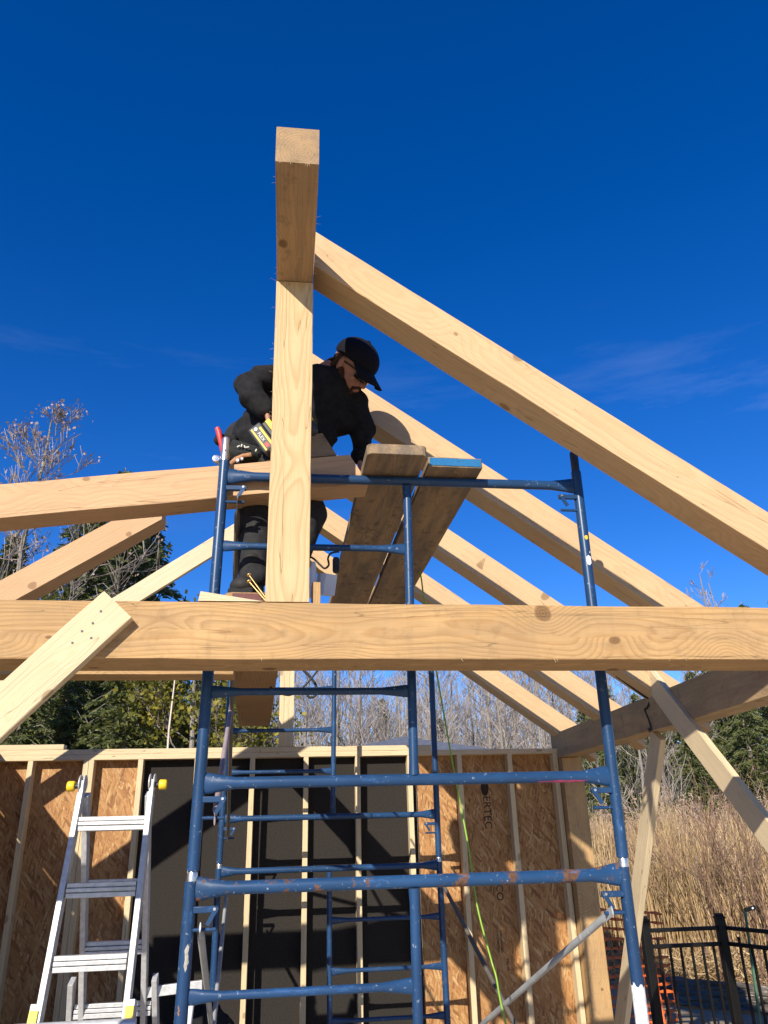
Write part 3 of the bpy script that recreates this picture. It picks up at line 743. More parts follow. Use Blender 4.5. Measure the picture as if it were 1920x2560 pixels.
# ------------------------------------------------------------------ ladder
def ladder():
    t = empty('ladder', (-.81, 4.1, 0)); tag(t, 'aluminium folding ladder with yellow hinge knobs, left of the scaffold', 'ladder')
    inv = Matrix.Translation(-V((-.81, 4.1, 0)))
    def part(m, name, mt, **kw):
        o = m.build(name, mt, **kw); o.parent = t; o.matrix_parent_inverse = inv; return o
    hz, hy = 1.885, 4.12
    xl, xr = -.972, -.642
    for (yb, nm, o_) in ((3.66, 'front', 0), (4.95, 'rear', .018)):
        f = lambda z: hy+(yb-hy)*(1-z/hz)
        for x in (xl, xr):
            s = -1 if x == xl else 1
            m = MB(); m.bar((x-s*o_, f(hz-.05), hz-.05), (x-s*o_+s*.02*(1 if nm == 'front' else 0), f(.02), .02), .026, .062, up=(0, 1, 0)); part(m, 'rail', M['alu'], bevel=.003)
            m = MB(); m.bar((x+s*.032, f(1.0), 1.0), (x+s*.07, f(.02)-(.02 if nm == 'front' else -.02), .02), .026, .066, up=(0, 1, 0)); part(m, 'outer_rail', M['alu'], bevel=.003)
        for i in range(6):
            z = 1.700-i*.28
            if z < .05: break
            y = f(z); wx = 0 if z > .95 else .03
            m = MB()
            for dz, dy, h in ((.022, 0, .018), (.002, -.006, .016), (-.020, -.004, .020)):
                m.box(((xl+xr)/2, y+dy, z+dz), (xr-xl-.026+2*wx, .036, h))
            m.box(((xl+xr)/2, y+.010, z), (xr-xl-.03+2*wx, .02, .062))
            part(m, 'rung', M['alu'], bevel=.0015)
        if nm == 'front':
            for x, s in ((xl, -1), (xr, 1)):
                m = MB(); m.bar((x+s*.026, f(.985)-.036, .985), (x+s*.028, f(.88)-.038, .88), .035, .008, up=(0, -1, 0)); part(m, 'clip', M['yellow'], bevel=.002)
            m = MB(); m.tube([(xl-.09, f(.93)-.05, .925), (xr+.06, f(.93)-.05, .925)], .022, 14); part(m, 'spreader_bar', M['alu'], smooth=True)
        else:
            m = MB(); m.bar((xr-.02, f(.93), .93), (-.38, f(.93), .95), .03, .045); part(m, 'spreader_bar', M['alu'], bevel=.002)
    for x, s in ((xl, -1), (xr, 1)):
        m = MB()
        for dx in (-.012, .010):
            m.tube([(x+dx-.003, hy, hz), (x+dx+.003, hy, hz)], .040, 20)
        m.bar((x, hy, hz+.012), (x, hy-.008, hz-.1), .02, .045, up=(0, 1, 0))
        part(m, 'hinge', M['alu'], bevel=.0015)
        m = MB(); m.tube([(x+s*.014, hy-.01, hz-.012), (x+s*.036, hy-.01, hz-.012)], .012, 12); part(m, 'knob_stem', M['darksteel'], smooth=True)
        m = MB(); m.tube([(x+s*.034, hy-.01, hz-.012), (x+s*.038, hy-.01, hz-.012), (x+s*.064, hy-.01, hz-.012), (x+s*.070, hy-.01, hz-.012)], [.020, .024, .024, .019], 18); part(m, 'knob', M['yellow'], smooth=True)
    return t
ladder()

# ------------------------------------------------------------------ worker
WS = .92; K_ = [WS]
def capsule(bm, a, b, ra, rb, n=20):
    ra *= K_[0]; rb *= K_[0]
    a, b = V(a), V(b); d = b-a; L = max(d.length, 1e-5); m = frame(d if L > 1e-4 else V((0, 0, 1)), (.3, .2, .9) if abs(d.normalized().dot(V((.3, .2, .9)).normalized())) < .95 else (1, 0, 0))
    rings = []
    for i in range(5): an = math.pi/2*i/4; rings.append((-ra*math.cos(an), ra*math.sin(an)))
    for i in range(1, 5): t = i/5; rings.append((L*t, ra+(rb-ra)*t))
    for i in range(5): an = math.pi/2*i/4; rings.append((L+rb*math.sin(an), rb*math.cos(an)))
    vr = []
    for x, r in rings:
        if r < 1e-5: vr.append([bm.verts.new(a+m @ V((x, 0, 0)))])
        else: vr.append([bm.verts.new(a+m @ V((x, r*math.cos(2*math.pi*k/n), r*math.sin(2*math.pi*k/n)))) for k in range(n)])
    for p, q in zip(vr, vr[1:]):
        for k in range(n):
            k2 = (k+1) % n
            if len(p) == 1: bm.faces.new((p[0], q[k2], q[k]))
            elif len(q) == 1: bm.faces.new((p[k], p[k2], q[0]))
            else: bm.faces.new((p[k], p[k2], q[k2], q[k]))
def ellip(bm, c, ax, rot=None):
    ax = [k*K_[0] for k in ax]
    mt = Matrix.Translation(c) @ ((rot or Matrix.Identity(3)).to_4x4()) @ Matrix.Diagonal((*ax, 1))
    bmesh.ops.create_uvsphere(bm, u_segments=24, v_segments=16, radius=1, matrix=mt)
def blob(name, fn, voxel, mat, parent=None, smooth=4, fold=0., ffreq=14, zf=1.4, org=None, after=None):
    """parts joined by a voxel remesh into one continuous skin"""
    bm = bmesh.new(); fn(bm); me = bpy.data.meshes.new(name); bm.to_mesh(me); bm.free()
    o = bpy.data.objects.new(name, me); col.objects.link(o)
    md = o.modifiers.new('r', 'REMESH'); md.mode = 'VOXEL'; md.voxel_size = voxel
    if smooth: s = o.modifiers.new('s', 'SMOOTH'); s.iterations = smooth; s.factor = .5
    dg = bpy.context.evaluated_depsgraph_get(); me2 = bpy.data.meshes.new_from_object(o.evaluated_get(dg))
    bpy.data.objects.remove(o)
    if fold:
        me2.update(); ns = [v.normal.copy() for v in me2.vertices]
        for v, nn in zip(me2.vertices, ns):
            q = v.co
            w = noise.noise(V((q.x*ffreq*.7+q.z*3, q.y*ffreq*.7, q.z*ffreq*zf+q.x*5)))
            w2 = noise.noise(V((q.x*ffreq*2.1, q.y*ffreq*2.0, q.z*ffreq*zf*2)))
            v.co += nn*(-abs(w)*fold*1.6+fold*.5+w2*fold*.35)
    if after: after(me2)
    if org is not None:
        for v in me2.vertices: v.co -= V(org)
    r = mesh_obj(name, me2, mat, parent, smooth=True)
    if org is not None: r.location = org
    return r
def wat(x, y, Y): return at(x, y, (Y-3.45)*.9+3.19)
YH = 3.45
j = dict(pel=wat(662, 1165, 3.56), hipR=wat(630, 1180, 3.52), hipL=wat(706, 1172, 3.60), chest=wat(765, 1000, 3.50), belly=wat(710, 1085, 3.53),
         neck=wat(836, 925, 3.46), shR=wat(690, 945, 3.42), shL=wat(872, 1000, 3.52), elR=wat(616, 962, 3.30), wrR=wat(668, 1032, 3.24), elL=wat(916, 1078, 3.58), wrL=wat(900, 1150, 3.60),
         knR=wat(634, 1310, 3.40), anR=wat(632, 1440, 3.30), knL=wat(788, 1296, 3.42), anL=wat(722, 1450, 3.46), head=wat(878, 923, 3.42))
ORG = V((j['pel'].x, j['pel'].y, 2.46))
HF = (CR*.66-CU*.62-FW*.44).normalized(); HU = (CR*.50+CU*.82-FW*.10); HU = (HU-HF*HU.dot(HF)).normalized(); HL = HU.cross(HF)
HM = Matrix((HF, HL, HU)).transposed()       # head axes: x forward, y left, z up
def hp(x, y, z): return j['head']+HM @ (V((x, y, z))*WS*1.26)
def hand(bm, w, dirv, palm, spread, curl, s=1.0, thumb=1):
    """palm block, four bent fingers of different lengths and a thumb from the palm's side"""
    L_ = s*WS
    d = V(dirv).normalized(); pn = V(palm); pn = (pn-d*pn.dot(d)).normalized(); sd = d.cross(pn)
    c0 = w; c1 = w+d*.085*L_
    for k in (-1.2, -.4, .4, 1.2): capsule(bm, w+sd*k*.012*L_, c1+sd*k*.0175*L_, .014*s, .0115*s, 10)
    for k, L in zip((-1.5, -.5, .5, 1.5), (.058, .072, .078, .07)):
        a = c1+sd*k*.0185*L_; q = d
        for seg, (fr, rr) in enumerate(((.45, .0092), (.32, .0085), (.26, .0078))):
            q = (q*math.cos(curl)+pn*math.sin(curl)).normalized()
            b = a+q*L*fr*L_; capsule(bm, a, b, rr*s, (rr-.0006)*s, 8); a = b
    a = w+d*.02*L_+sd*thumb*.030*L_
    b = a+(d*.7+sd*thumb*.6+pn*.3).normalized()*.042*L_; c = b+(d*.85+sd*thumb*.1+pn*.55).normalized()*.032*L_
    capsule(bm, a, b, .0125*s, .0105*s, 8); capsule(bm, b, c, .0102*s, .0085*s, 8)
gripdir = (wat(675, 1072, 3.24)-wat(668, 1032, 3.24))
def body_fn(bm):
    for a, b, ra, rb in (('pel', 'belly', .135, .13), ('belly', 'chest', .13, .145), ('chest', 'neck', .13, .07), ('chest', 'shR', .10, .06), ('chest', 'shL', .10, .06), ('shR', 'elR', .054, .044), ('elR', 'wrR', .043, .028),
                         ('shL', 'elL', .054, .044), ('elL', 'wrL', .043, .028), ('hipR', 'knR', .075, .050), ('knR', 'anR', .048, .034), ('hipL', 'knL', .070, .042), ('knL', 'anL', .042, .034), ('pel', 'hipR', .11, .09), ('pel', 'hipL', .11, .09)):
        capsule(bm, j[a], j[b], ra, rb)
    capsule(bm, j['neck'], hp(-.02, 0, -.05), .064, .062)
    K_[0] = WS*1.26
    ellip(bm, hp(-.008, 0, .030), (.094, .074, .092), HM)
    ellip(bm, hp(.028, 0, -.035), (.060, .058, .062), HM)
    ellip(bm, hp(.058, 0, -.072), (.028, .030, .024), HM)
    ellip(bm, hp(.068, 0, .018), (.016, .05, .014), HM)          # brow
    capsule(bm, hp(.080, 0, .008), hp(.100, 0, -.022), .0085, .0125, 12)  # nose
    for s in (-1, 1):
        ellip(bm, hp(.092, s*.012, -.025), (.010, .008, .007), HM)
        ellip(bm, hp(.058, s*.036, -.022), (.022, .022, .018), HM)  # cheek
        ellip(bm, hp(-.008, s*.074, -.004), (.018, .008, .030), HM @ Matrix.Rotation(s*.25, 3, 'Z'))
        ellip(bm, hp(-.010, s*.080, .004), (.016, .006, .020), HM @ Matrix.Rotation(s*.45, 3, 'Z'))
    ellip(bm, hp(.084, 0, -.049), (.010, .024, .0055), HM); ellip(bm, hp(.082, 0, -.060), (.010, .020, .006), HM)
    K_[0] = WS
    hand(bm, j['wrR'], gripdir, CR, .02, .75, 1.0, -1)
    hand(bm, j['wrL'], wat(902, 1200, 3.58)-j['wrL'], -CR, .02, .45, 1.0, 1)
body = blob('person', body_fn, .0058, M['skin'], smooth=2, org=ORG)
tag(body, 'worker in black jacket, cap and sunglasses bending over the planks with a drill', 'person')
inv = Matrix.Translation(-ORG)
def onbody(o): o.parent = body; o.matrix_parent_inverse = inv; return o
def jacket_fn(bm):
    C_ = j['chest']
    capsule(bm, wat(668, 1108, 3.54), wat(745, 1010, 3.50), .185, .19)
    capsule(bm, wat(742, 1068, 3.50), wat(800, 985, 3.49), .165, .165)
    capsule(bm, wat(700, 990, 3.50), wat(828, 962, 3.49), .150, .115)
    capsule(bm, wat(822, 948, 3.47), wat(842, 930, 3.46), .090, .074)
    capsule(bm, wat(838, 932, 3.46), wat(842, 922, 3.46), .078, .070)       # collar
    capsule(bm, wat(726, 968, 3.48), wat(668, 952, 3.40), .115, .086)
    capsule(bm, wat(672, 952, 3.40), wat(622, 960, 3.30), .086, .070)
    capsule(bm, wat(622, 960, 3.30), wat(632, 992, 3.26), .070, .066)
    capsule(bm, wat(628, 982, 3.27), wat(664, 1026, 3.24), .066, .042)
    capsule(bm, wat(838, 985, 3.50), wat(876, 1008, 3.53), .110, .092)
    capsule(bm, wat(874, 1004, 3.53), wat(908, 1078, 3.58), .088, .066)
    capsule(bm, wat(908, 1078, 3.58), wat(900, 1142, 3.60), .066, .046)
    capsule(bm, wat(800, 1040, 3.50), wat(842, 1055, 3.54), .12, .09)
    capsule(bm, wat(740, 1100, 3.50), wat(806, 1092, 3.50), .100, .075)
jk = onbody(blob('jacket', jacket_fn, .009, M['jacket'], smooth=5, fold=.015, ffreq=8))
for a_, b_, r_ in ((wat(655, 1016, 3.25), wat(665, 1028, 3.24), .040), (wat(901, 1132, 3.60), wat(900, 1144, 3.60), .045)):
    m = MB(); m.tube([a_, a_.lerp(b_, .3), a_.lerp(b_, .7), b_], [r_*.97, r_*1.04, r_*1.04, r_*.97], 18); o = m.build('cuff', M['jacket'], smooth=True); onbody(o)
def trouser_fn(bm):
    capsule(bm, wat(655, 1120, 3.56), wat(665, 1185, 3.56), .165, .15)
    capsule(bm, wat(612, 1100, 3.62), wat(636, 1160, 3.56), .105, .125)
    capsule(bm, wat(640, 1190, 3.52), wat(636, 1310, 3.40), .103, .080)
    capsule(bm, wat(636, 1310, 3.40), wat(634, 1425, 3.31), .080, .066)
    capsule(bm, wat(634, 1422, 3.31), wat(635, 1438, 3.30), .066, .068)
    capsule(bm, wat(716, 1190, 3.56), wat(778, 1286, 3.42), .108, .080)
    capsule(bm, wat(778, 1286, 3.42), wat(725, 1420, 3.46), .080, .066)
onbody(blob('trousers', trouser_fn, .008, M['trouser'], smooth=6, fold=.010, ffreq=13, zf=.45))
for k, (px, Y) in enumerate(((630, 3.29), (718, 3.45))):
    A = wat(px, 1440, Y); ft = V((-.15, -1, 0)).normalized() if k == 0 else V((.1, -1, 0)).normalized(); base = V((A.x, A.y, 2.46))
    def bfn(bm):
        capsule(bm, base+V((0, 0, .20)), base+V((0, 0, .08))-ft*.02, .052, .052)
        capsule(bm, base+V((0, 0, .052))-ft*.03, base+V((0, 0, .050))+ft*.15, .048, .045)
        ellip(bm, base+ft*.17+V((0, 0, .045)), (.055, .06, .042))
    bo = onbody(blob('boot', bfn, .007, M['boot'], smooth=3))
    m = MB(); m.bar(base-ft*.075+V((0, 0, .016)), base+ft*.215+V((0, 0, .016)), .098, .030); onbody(m.build('boot_sole', M['sole'], bevel=.008))
# cap, sunglasses, beard, hair
K_[0] = WS*1.26
def cap_fn(bm):
    ellip(bm, hp(-.008, 0, .050), (.106, .088, .084), HM)
    capsule(bm, hp(-.010, 0, .130), hp(-.010, 0, .134), .008, .008, 10)
def cap_cut(me): pass
capo = blob('cap', cap_fn, .006, M['cap'], smooth=2)
bm = bmesh.new(); bm.from_mesh(capo.data)
geom = bm.verts[:]+bm.edges[:]+bm.faces[:]
bmesh.ops.bisect_plane(bm, geom=geom, plane_co=hp(0, 0, .030)+HU*0, plane_no=(HU+HF*-.05).normalized(), clear_inner=True)
bm.to_mesh(capo.data); bm.free()
sd = capo.modifiers.new('s', 'SOLIDIFY'); sd.thickness = .004; onbody(capo)
m = MB(); vs = []; nn = 13
for ly in range(2):
    for i in range(nn):
        a = -1.15+2.3*i/(nn-1); rr = .098+ly*0
        if ly == 0: p = (-.010+.104*math.cos(a*.95), .088*math.sin(a), .036)
        else: p = (-.010+.104*math.cos(a*.95)+.078*math.cos(a*.6)**.7, .084*math.sin(a), .036-.006-.028*math.cos(a*1.1)*0-.020*abs(math.sin(a))**2-.018)
        vs.append(hp(*p))
m.add(vs, [(i, i+1, nn+i+1, nn+i) for i in range(nn-1)])
bill = onbody(m.build('cap_bill', M['cap'], smooth=True)); sd = bill.modifiers.new('s', 'SOLIDIFY'); sd.thickness = .004
sg = empty('sunglasses', j['head']); sg.parent = body; sg.matrix_parent_inverse = inv
ginv = Matrix.Translation(-j['head'])
for s in (-1, 1):
    m = MB(); g = []
    for zz in (-.019, -.012, 0, .012, .017):
        for i in range(9):
            a = i/8; y = s*(.008+.056*a); x = .098-.030*a*a-abs(zz)*.12; w = 1-.25*max(0, -zz/.019)*(a**2)
            g.append(hp(x, y*w+ (0), zz+.006))
    m.add(g, [(r_*9+i, r_*9+i+1, (r_+1)*9+i+1, (r_+1)*9+i) for r_ in range(4) for i in range(8)])
    o = m.build('lens', M['lens'], smooth=True); o.parent = sg; o.matrix_parent_inverse = ginv
    sdm = o.modifiers.new('s', 'SOLIDIFY'); sdm.thickness = .002
    m = MB(); m.tube([hp(.070, s*.064, .016), hp(.03, s*.078, .014), hp(-.012, s*.082, .010)], .0035, 8); m.tube([hp(.098, 0, .017), hp(.096, s*.03, .024), hp(.07, s*.064, .018)], .003, 8)
    o = m.build('temple', M['sole'], smooth=True); o.parent = sg; o.matrix_parent_inverse = ginv
def beard_fn(bm):
    ellip(bm, hp(.056, 0, -.082), (.038, .040, .030), HM)
    ellip(bm, hp(.034, 0, -.074), (.045, .054, .034), HM)
    for s in (-1, 1):
        capsule(bm, hp(.004, s*.069, -.022), hp(.030, s*.058, -.062), .013, .020, 12)
        capsule(bm, hp(.092, s*.004, -.038), hp(.080, s*.026, -.052), .006, .008, 10)
onbody(blob('beard', beard_fn, .005, M['beard'], smooth=1, fold=.004, ffreq=60))
def hair_fn(bm):
    for s in (-1, 1): capsule(bm, hp(-.03, s*.068, .020), hp(-.045, s*.060, -.03), .016, .014, 12)
    ellip(bm, hp(-.060, 0, .005), (.036, .055, .045), HM)
onbody(blob('hair', hair_fn, .006, M['beard'], smooth=2))
K_[0] = WS
# tool belt with pouches
m = MB()
bt = empty('tool_belt', wat(620, 1150, 3.40)); bt.parent = body; bt.matrix_parent_inverse = inv
binv = Matrix.Translation(-wat(620, 1150, 3.40))
def bpart(o): o.parent = bt; o.matrix_parent_inverse = binv; return o
m = MB(); q = [wat(566, 1126, 3.45), wat(580, 1112, 3.38), wat(640, 1130, 3.34), wat(715, 1152, 3.34), wat(745, 1140, 3.40)]
m.tube(q, [(.028, .006)]*5, 10, flat=(0, 0, 1)); bpart(m.build('belt', M['beltcloth'], smooth=True))
def pouch(name, c, sx, sy, sz, mat, rim=None):
    def fn(bm):
        ellip(bm, c, (sx, sy, sz)); capsule(bm, c+V((-sx*.6, 0, sz*.3)), c+V((sx*.6, 0, sz*.3)), sy*.8, sy*.8, 12)
    o = bpart(blob(name, fn, .006, mat, smooth=2, fold=.004, ffreq=22))
    return o
pouch('pouch', wat(612, 1140, 3.36), .085, .05, .035, M['beltcloth']); pouch('pouch', wat(690, 1165, 3.34), .075, .045, .050, M['beltcloth'])
pouch('pouch', wat(566, 1104, 3.42), .045, .04, .025, M['beltcloth'])
m = MB(); rim = [wat(x, y, 3.305) for x, y in ((575, 1160), (590, 1147), (608, 1139), (628, 1136))]
m.tube(rim, [(.010, .006)]*4, 8, flat=(0, 0, 1)); bpart(m.build('leather_trim', M['leather'], smooth=True))
m = MB()
for x, y in ((596, 1116), (604, 1114), (612, 1117), (619, 1118), (640, 1126)): 
    c = wat(x, y, 3.30); m.box(c, (.014, .006, .006), Matrix.Rotation(x*.7, 3, 'Y'))
bpart(m.build('lace', M['lace'], bevel=.001))
for lab, px, py, r_ in (('round steel button of the tool belt nearer the king post', 605, 1148, .008), ('round steel button', 594, 1152, .010)):
    m = MB(); c = wat(px, py, 3.30); m.tube([c, c+V((0, -.008, 0))], [r_, r_*.7], 12); bpart(m.build('button', M['chrome'], smooth=True))
# hammer hung in the belt
hm = empty('hammer', wat(548, 1110, 3.36)); tag(hm, 'hammer with a red grip sticking up from the tool belt above the left scaffold leg', 'hammer')
hinv = Matrix.Translation(-hm.location)
m = MB(); m.tube([wat(543, 1070, 3.36), wat(547, 1080, 3.36), wat(553, 1110, 3.36), wat(556, 1128, 3.37)], [.011, .013, .011, .010], 12, flat=(0, 1, 0)); o = m.build('grip', M['red'], smooth=True); o.parent = hm; o.matrix_parent_inverse = hinv
m = MB(); m.tube([wat(556, 1128, 3.37), wat(556, 1150, 3.38)], .008, 10); o = m.build('handle', M['leather'], smooth=True); o.parent = hm; o.matrix_parent_inverse = hinv
m = MB(); c = wat(540, 1146, 3.28); m.tube([c+V((.02, .09, .0)), c+V((.006, .03, 0)), c+V((.002, .012, 0)), c, c+V((0, -.003, 0))], [.010, .010, .017, .018, .015], 18); o = m.build('head', M['chrome'], smooth=True); o.parent = hm; o.matrix_parent_inverse = hinv
# cordless drill in the right hand
Yd = 3.17
ax = (wat(680, 1120, Yd)-wat(641, 1068, Yd)).normalized()      # long way of the battery
upd = (CR*.86+CU*.5); upd = (upd-ax*upd.dot(ax)).normalized(); fr = ax.cross(upd)
if fr.dot(FW) > 0: fr = -fr
BM_ = Matrix((ax, upd, fr)).transposed()
bc = wat(655, 1094, Yd)
dr = empty('cordless_drill', bc); tag(dr, 'yellow and black cordless drill held at the worker\'s side behind the king post', 'drill')
dinv = Matrix.Translation(-bc)
def dpart(m, name, mat, **kw): o = m.build(name, mat, **kw); o.parent = dr; o.matrix_parent_inverse = dinv; return o
def dp(x, y, z): return bc+BM_ @ V((x, y, z))
m = MB(); m.box(dp(0, 0, -.035), (.135, .064, .075), BM_); bat = dpart(m, 'battery', M['battery'], bevel=.008)
def bsub(m, name, mat, **kw): 
    o = m.build(name, mat, **kw); o.parent = bat; return o
bat.matrix_parent_inverse = dinv
m = MB(); m.box(dp(.002, -.016, .0028), (.118, .007, .002), BM_); m.box(dp(.004, .019, .0028), (.095, .010, .002), BM_); bsub(m, 'stripe', M['yellow'])
m = MB(); m.box(dp(.041, .000, .0028), (.022, .015, .002), BM_); bsub(m, 'red_patch', M['red'])
m = MB(); m.tube([dp(-.047, 0, .002), dp(-.047, 0, .004)], .0078, 16); bsub(m, 'round_mark', M['white'])
tm = Matrix.Translation(dp(-.004, .0, .0030)) @ Matrix((ax, ax.cross(fr)*-1, fr)).transposed().to_4x4()
tx = text_mesh('lettering', 'FLEX', .021, M['white'], tm, extrude=.0006); tx.parent = bat
m = MB(); m.box(dp(.005, .043, -.035), (.12, .018, .062), BM_); dpart(m, 'tool_foot', M['battery'], bevel=.004)
m = MB(); m.box(dp(-.010, .062, -.035), (.095, .024, .056), BM_); m.tube([dp(-.012, .07, -.035), dp(.0, .13, -.035), dp(.0, .16, -.035)], [(.022, .020)]*3, 14); m.tube([dp(-.06, .19, -.035), dp(.06, .19, -.035)], .034, 16); dpart(m, 'housing', M['yellow'], bevel=.004)
m = MB(); m.tube([dp(.06, .19, -.035), dp(.11, .19, -.035), dp(.12, .19, -.035)], [.028, .022, .012], 14); dpart(m, 'chuck', M['darksteel'], smooth=True)
# grey board propped on the loose rafter
bm = bmesh.new(); out = [at(x, y, 2.985) for x, y in ((742, 1092), (806, 1083), (842, 1138), (742, 1144))]
th = V((0, .030, 0)); lo = [bm.verts.new(p) for p in out]; hi = [bm.verts.new(p+th) for p in out]
bm.faces.new(lo); bm.faces.new(hi[::-1])
for i in range(4): bm.faces.new((lo[(i+1) % 4], lo[i], hi[i], hi[(i+1) % 4]))
bmesh.ops.recalc_face_normals(bm, faces=bm.faces); me = bpy.data.meshes.new('b')
for v in bm.verts: v.co -= out[0]
bm.to_mesh(me); bm.free()
tag(mesh_obj('offcut_board', me, M['plank'], loc=out[0]), 'grey weathered offcut board standing on the loose rafter in front of the worker', 'board')

# ------------------------------------------------------------------ fences
def fence_run(name, label, pts, h, spacing, posts, mat=M['fence']):
    t = empty(name, pts[0]); tag(t, label, 'fence', 'black metal fence panels'); inv = Matrix.Translation(-V(pts[0]))
    for a, b in zip(pts, pts[1:]):
        a, b = V(a), V(b); L = (b-a).length; d = (b-a)/L
        for z, hh in ((h-.045, .028), (h-.155, .028), (.12, .028)):
            m = MB(); m.bar(a+V((0, 0, z)), b+V((0, 0, z)), .028, hh); o = m.build('rail', mat, bevel=.003); o.parent = t; o.matrix_parent_inverse = inv
        n = max(1, int(L/spacing))
        for i in range(1, n+1):
            q = a+d*(L*i/(n+1)); m = MB(); m.box(q+V((0, 0, (h-.06)/2)), (.016, .016, h-.1 if i == 1 else h-.19)); m.v = [tuple(V(v)+V((0, 0, -.02))) for v in m.v]
            o = m.build('picket', mat); o.parent = t; o.matrix_parent_inverse = inv
    for p in posts:
        p = V(p); m = MB(); m.box(p+V((0, 0, (h+.02)/2)), (.064, .064, h+.02)); m.box(p+V((0, 0, h+.028)), (.074, .074, .016)); m.box(p+V((0, 0, h+.046)), (.052, .052, .022))
        o = m.build('post', mat, bevel=.004); o.parent = t; o.matrix_parent_inverse = inv
    return t
fA, fB = V((2.83, 6.52, 0)), V((3.45, 6.50, 0))
fence_run('metal_fence', 'black metal fence panel between the two capped posts, right of the white-painted leg', [fA, fB], .93, .092, [fA, fB])
fence_run('metal_fence', 'black metal fence panel turning toward the right edge beyond the corner post', [fB+V((.03, -.02, 0)), fB+V((1.2, -2.9, 0))], .93, .105, [fB+V((1.2, -2.9, 0))])
# orange safety mesh
def omesh():
    m = MB(); a, b = V((2.50, 7.6, .0)), V((3.62, 7.9, 0)); d = (b-a); nx, nz = 15, 12
    H = .98
    def q(i, k):
        u = i/nx; p = a+d*u; s = noise.noise(V((u*5, k*.4, 3)))*.05
        return p+V((s*.3, s, H*k/nz+.01+s*.4-u*.12*(k/nz)))
    for i in range(nx+1): m.tube([q(i, k) for k in range(nz+1)], [(.008, .003) if k % 2 else (.016, .003) for k in range(nz+1)], 4)
    for k in range(nz+1): m.tube([q(i, k) for i in range(nx+1)], [(.008, .003) if i % 2 else (.016, .003) for i in range(nx+1)], 4)
    return tag(m.build('safety_netting', M['orange'], org=a), 'orange plastic safety netting behind the black fence', 'netting')
omesh()
# black silt film
def film():
    vs = []; nx, nz = 150, 26; a, b = far(1560, 9.7), far(2150, 9.0)
    for k in range(nz+1):
        for i in range(nx+1):
            u = i/nx; w = k/nz; p = a.lerp(b, u)
            s = noise.noise(V((u*9, w*14, 0)))*.09+noise.noise(V((u*34, w*40, 4)))*.035+noise.noise(V((u*6+w*3, w*60, 8)))*.03
            vs.append(p+V((s*.3, s*.6-.30*(1-w), w*.20+.012+abs(s)*.25)))
    fs = [(k*(nx+1)+i, k*(nx+1)+i+1, (k+1)*(nx+1)+i+1, (k+1)*(nx+1)+i) for k in range(nz) for i in range(nx)]
    me = bpy.data.meshes.new('film'); me.from_pydata([tuple(v) for v in vs], [], fs); me.update()
    o = mesh_obj('silt_fence', me, M['film'], smooth=True); sd = o.modifiers.new('s', 'SOLIDIFY'); sd.thickness = .004
    tag(o, 'low crumpled black plastic silt fence at the foot of the reeds', 'silt fence')
film()
# green stake with small sign
s0 = V((at(1895, 2560, 6.2).x, 6.2, 0)); sp = at(1862, 2272, 6.35)
t = empty('marker_stake', s0); tag(t, 'thin green stake with a small black tag leaning behind the fence at the right edge', 'stake')
m = MB(); m.bar(s0, sp, .014, .022, up=(0, 1, 0)); o = m.build('stake', M['stake'], bevel=.002); o.parent = t; o.matrix_parent_inverse = Matrix.Translation(-s0)
m = MB(); m.box(sp+V((.035, -.012, .0)), (.095, .012, .03), Matrix.Rotation(-.18, 3, 'Y')); o = m.build('tag', M['fence'], bevel=.002); o.parent = t; o.matrix_parent_inverse = Matrix.Translation(-s0)
m = MB(); m.box(sp+V((.055, -.0195, .004)), (.014, .002, .012), Matrix.Rotation(-.5, 3, 'Y')); o = m.build('white_mark', M['white']); o.parent = t; o.matrix_parent_inverse = Matrix.Translation(-s0)
# cyan wrap strip
m = MB(); 
pts = [at(x, y, 6.55) for x, y in ((1466, 2100), (1472, 2160), (1480, 2215), (1486, 2270), (1492, 2330))]
m.tube(pts, [(.003, .004), (.014, .004), (.020, .004), (.022, .004), (.004, .003)], 8, flat=(1, 0, 0))
o = m.build('wrap_strip', M['cyan'], smooth=True, org=pts[0]); tag(o, 'cyan strip of house wrap hanging behind the corner post', 'strip')
K_[0] = 1
def cloth_fn(bm):
    c = at(512, 2562, 5.2)
    for dx, dz, r_ in ((0, 0, .11), (.07, -.03, .09), (-.08, -.05, .10), (.02, -.14, .13)): capsule(bm, c+V((dx, 0, dz)), c+V((dx*1.1, .03, dz-.10)), r_, r_*.9)
tag(blob('bundled_jacket', cloth_fn, .012, M['jacket'], smooth=3, fold=.02, ffreq=12, org=at(512, 2562, 5.2)), 'black bundled garment at the bottom edge beside the back left scaffold leg', 'garment')
m = MB(); c = at(476, 2528, 3.05); m.box(c, (.018, .03, .085), Matrix.Rotation(.08, 3, 'Y'))
tag(m.build('white_tag', M['paper'], bevel=.006, org=c), 'small white plastic piece hanging beside the front left leg at the bottom', 'tag')
# low shed roof behind the wall
sh = empty('shed', (2.25, 14.5, 0)); tag(sh, 'low shed with a blue-grey hipped roof showing just above the stud wall', 'shed'); si = Matrix.Translation(-V((2.25, 14.5, 0)))
m = MB(); m.box((2.25, 14.8, 1.45), (3.2, 2.4, 2.9)); o = m.build('wall', M['slab']); o.parent = sh; o.matrix_parent_inverse = si
me = bpy.data.meshes.new('roof'); me.from_pydata([(.5, 13.4, 2.9), (4.0, 13.4, 2.9), (4.0, 16.2, 2.9), (.5, 16.2, 2.9), (2.2, 14.8, 3.36)], [], [(0, 1, 4), (1, 2, 4), (2, 3, 4), (3, 0, 4), (3, 2, 1, 0)])
o = mesh_obj('roof', me, M['shingle']); o.parent = sh; o.matrix_parent_inverse = si

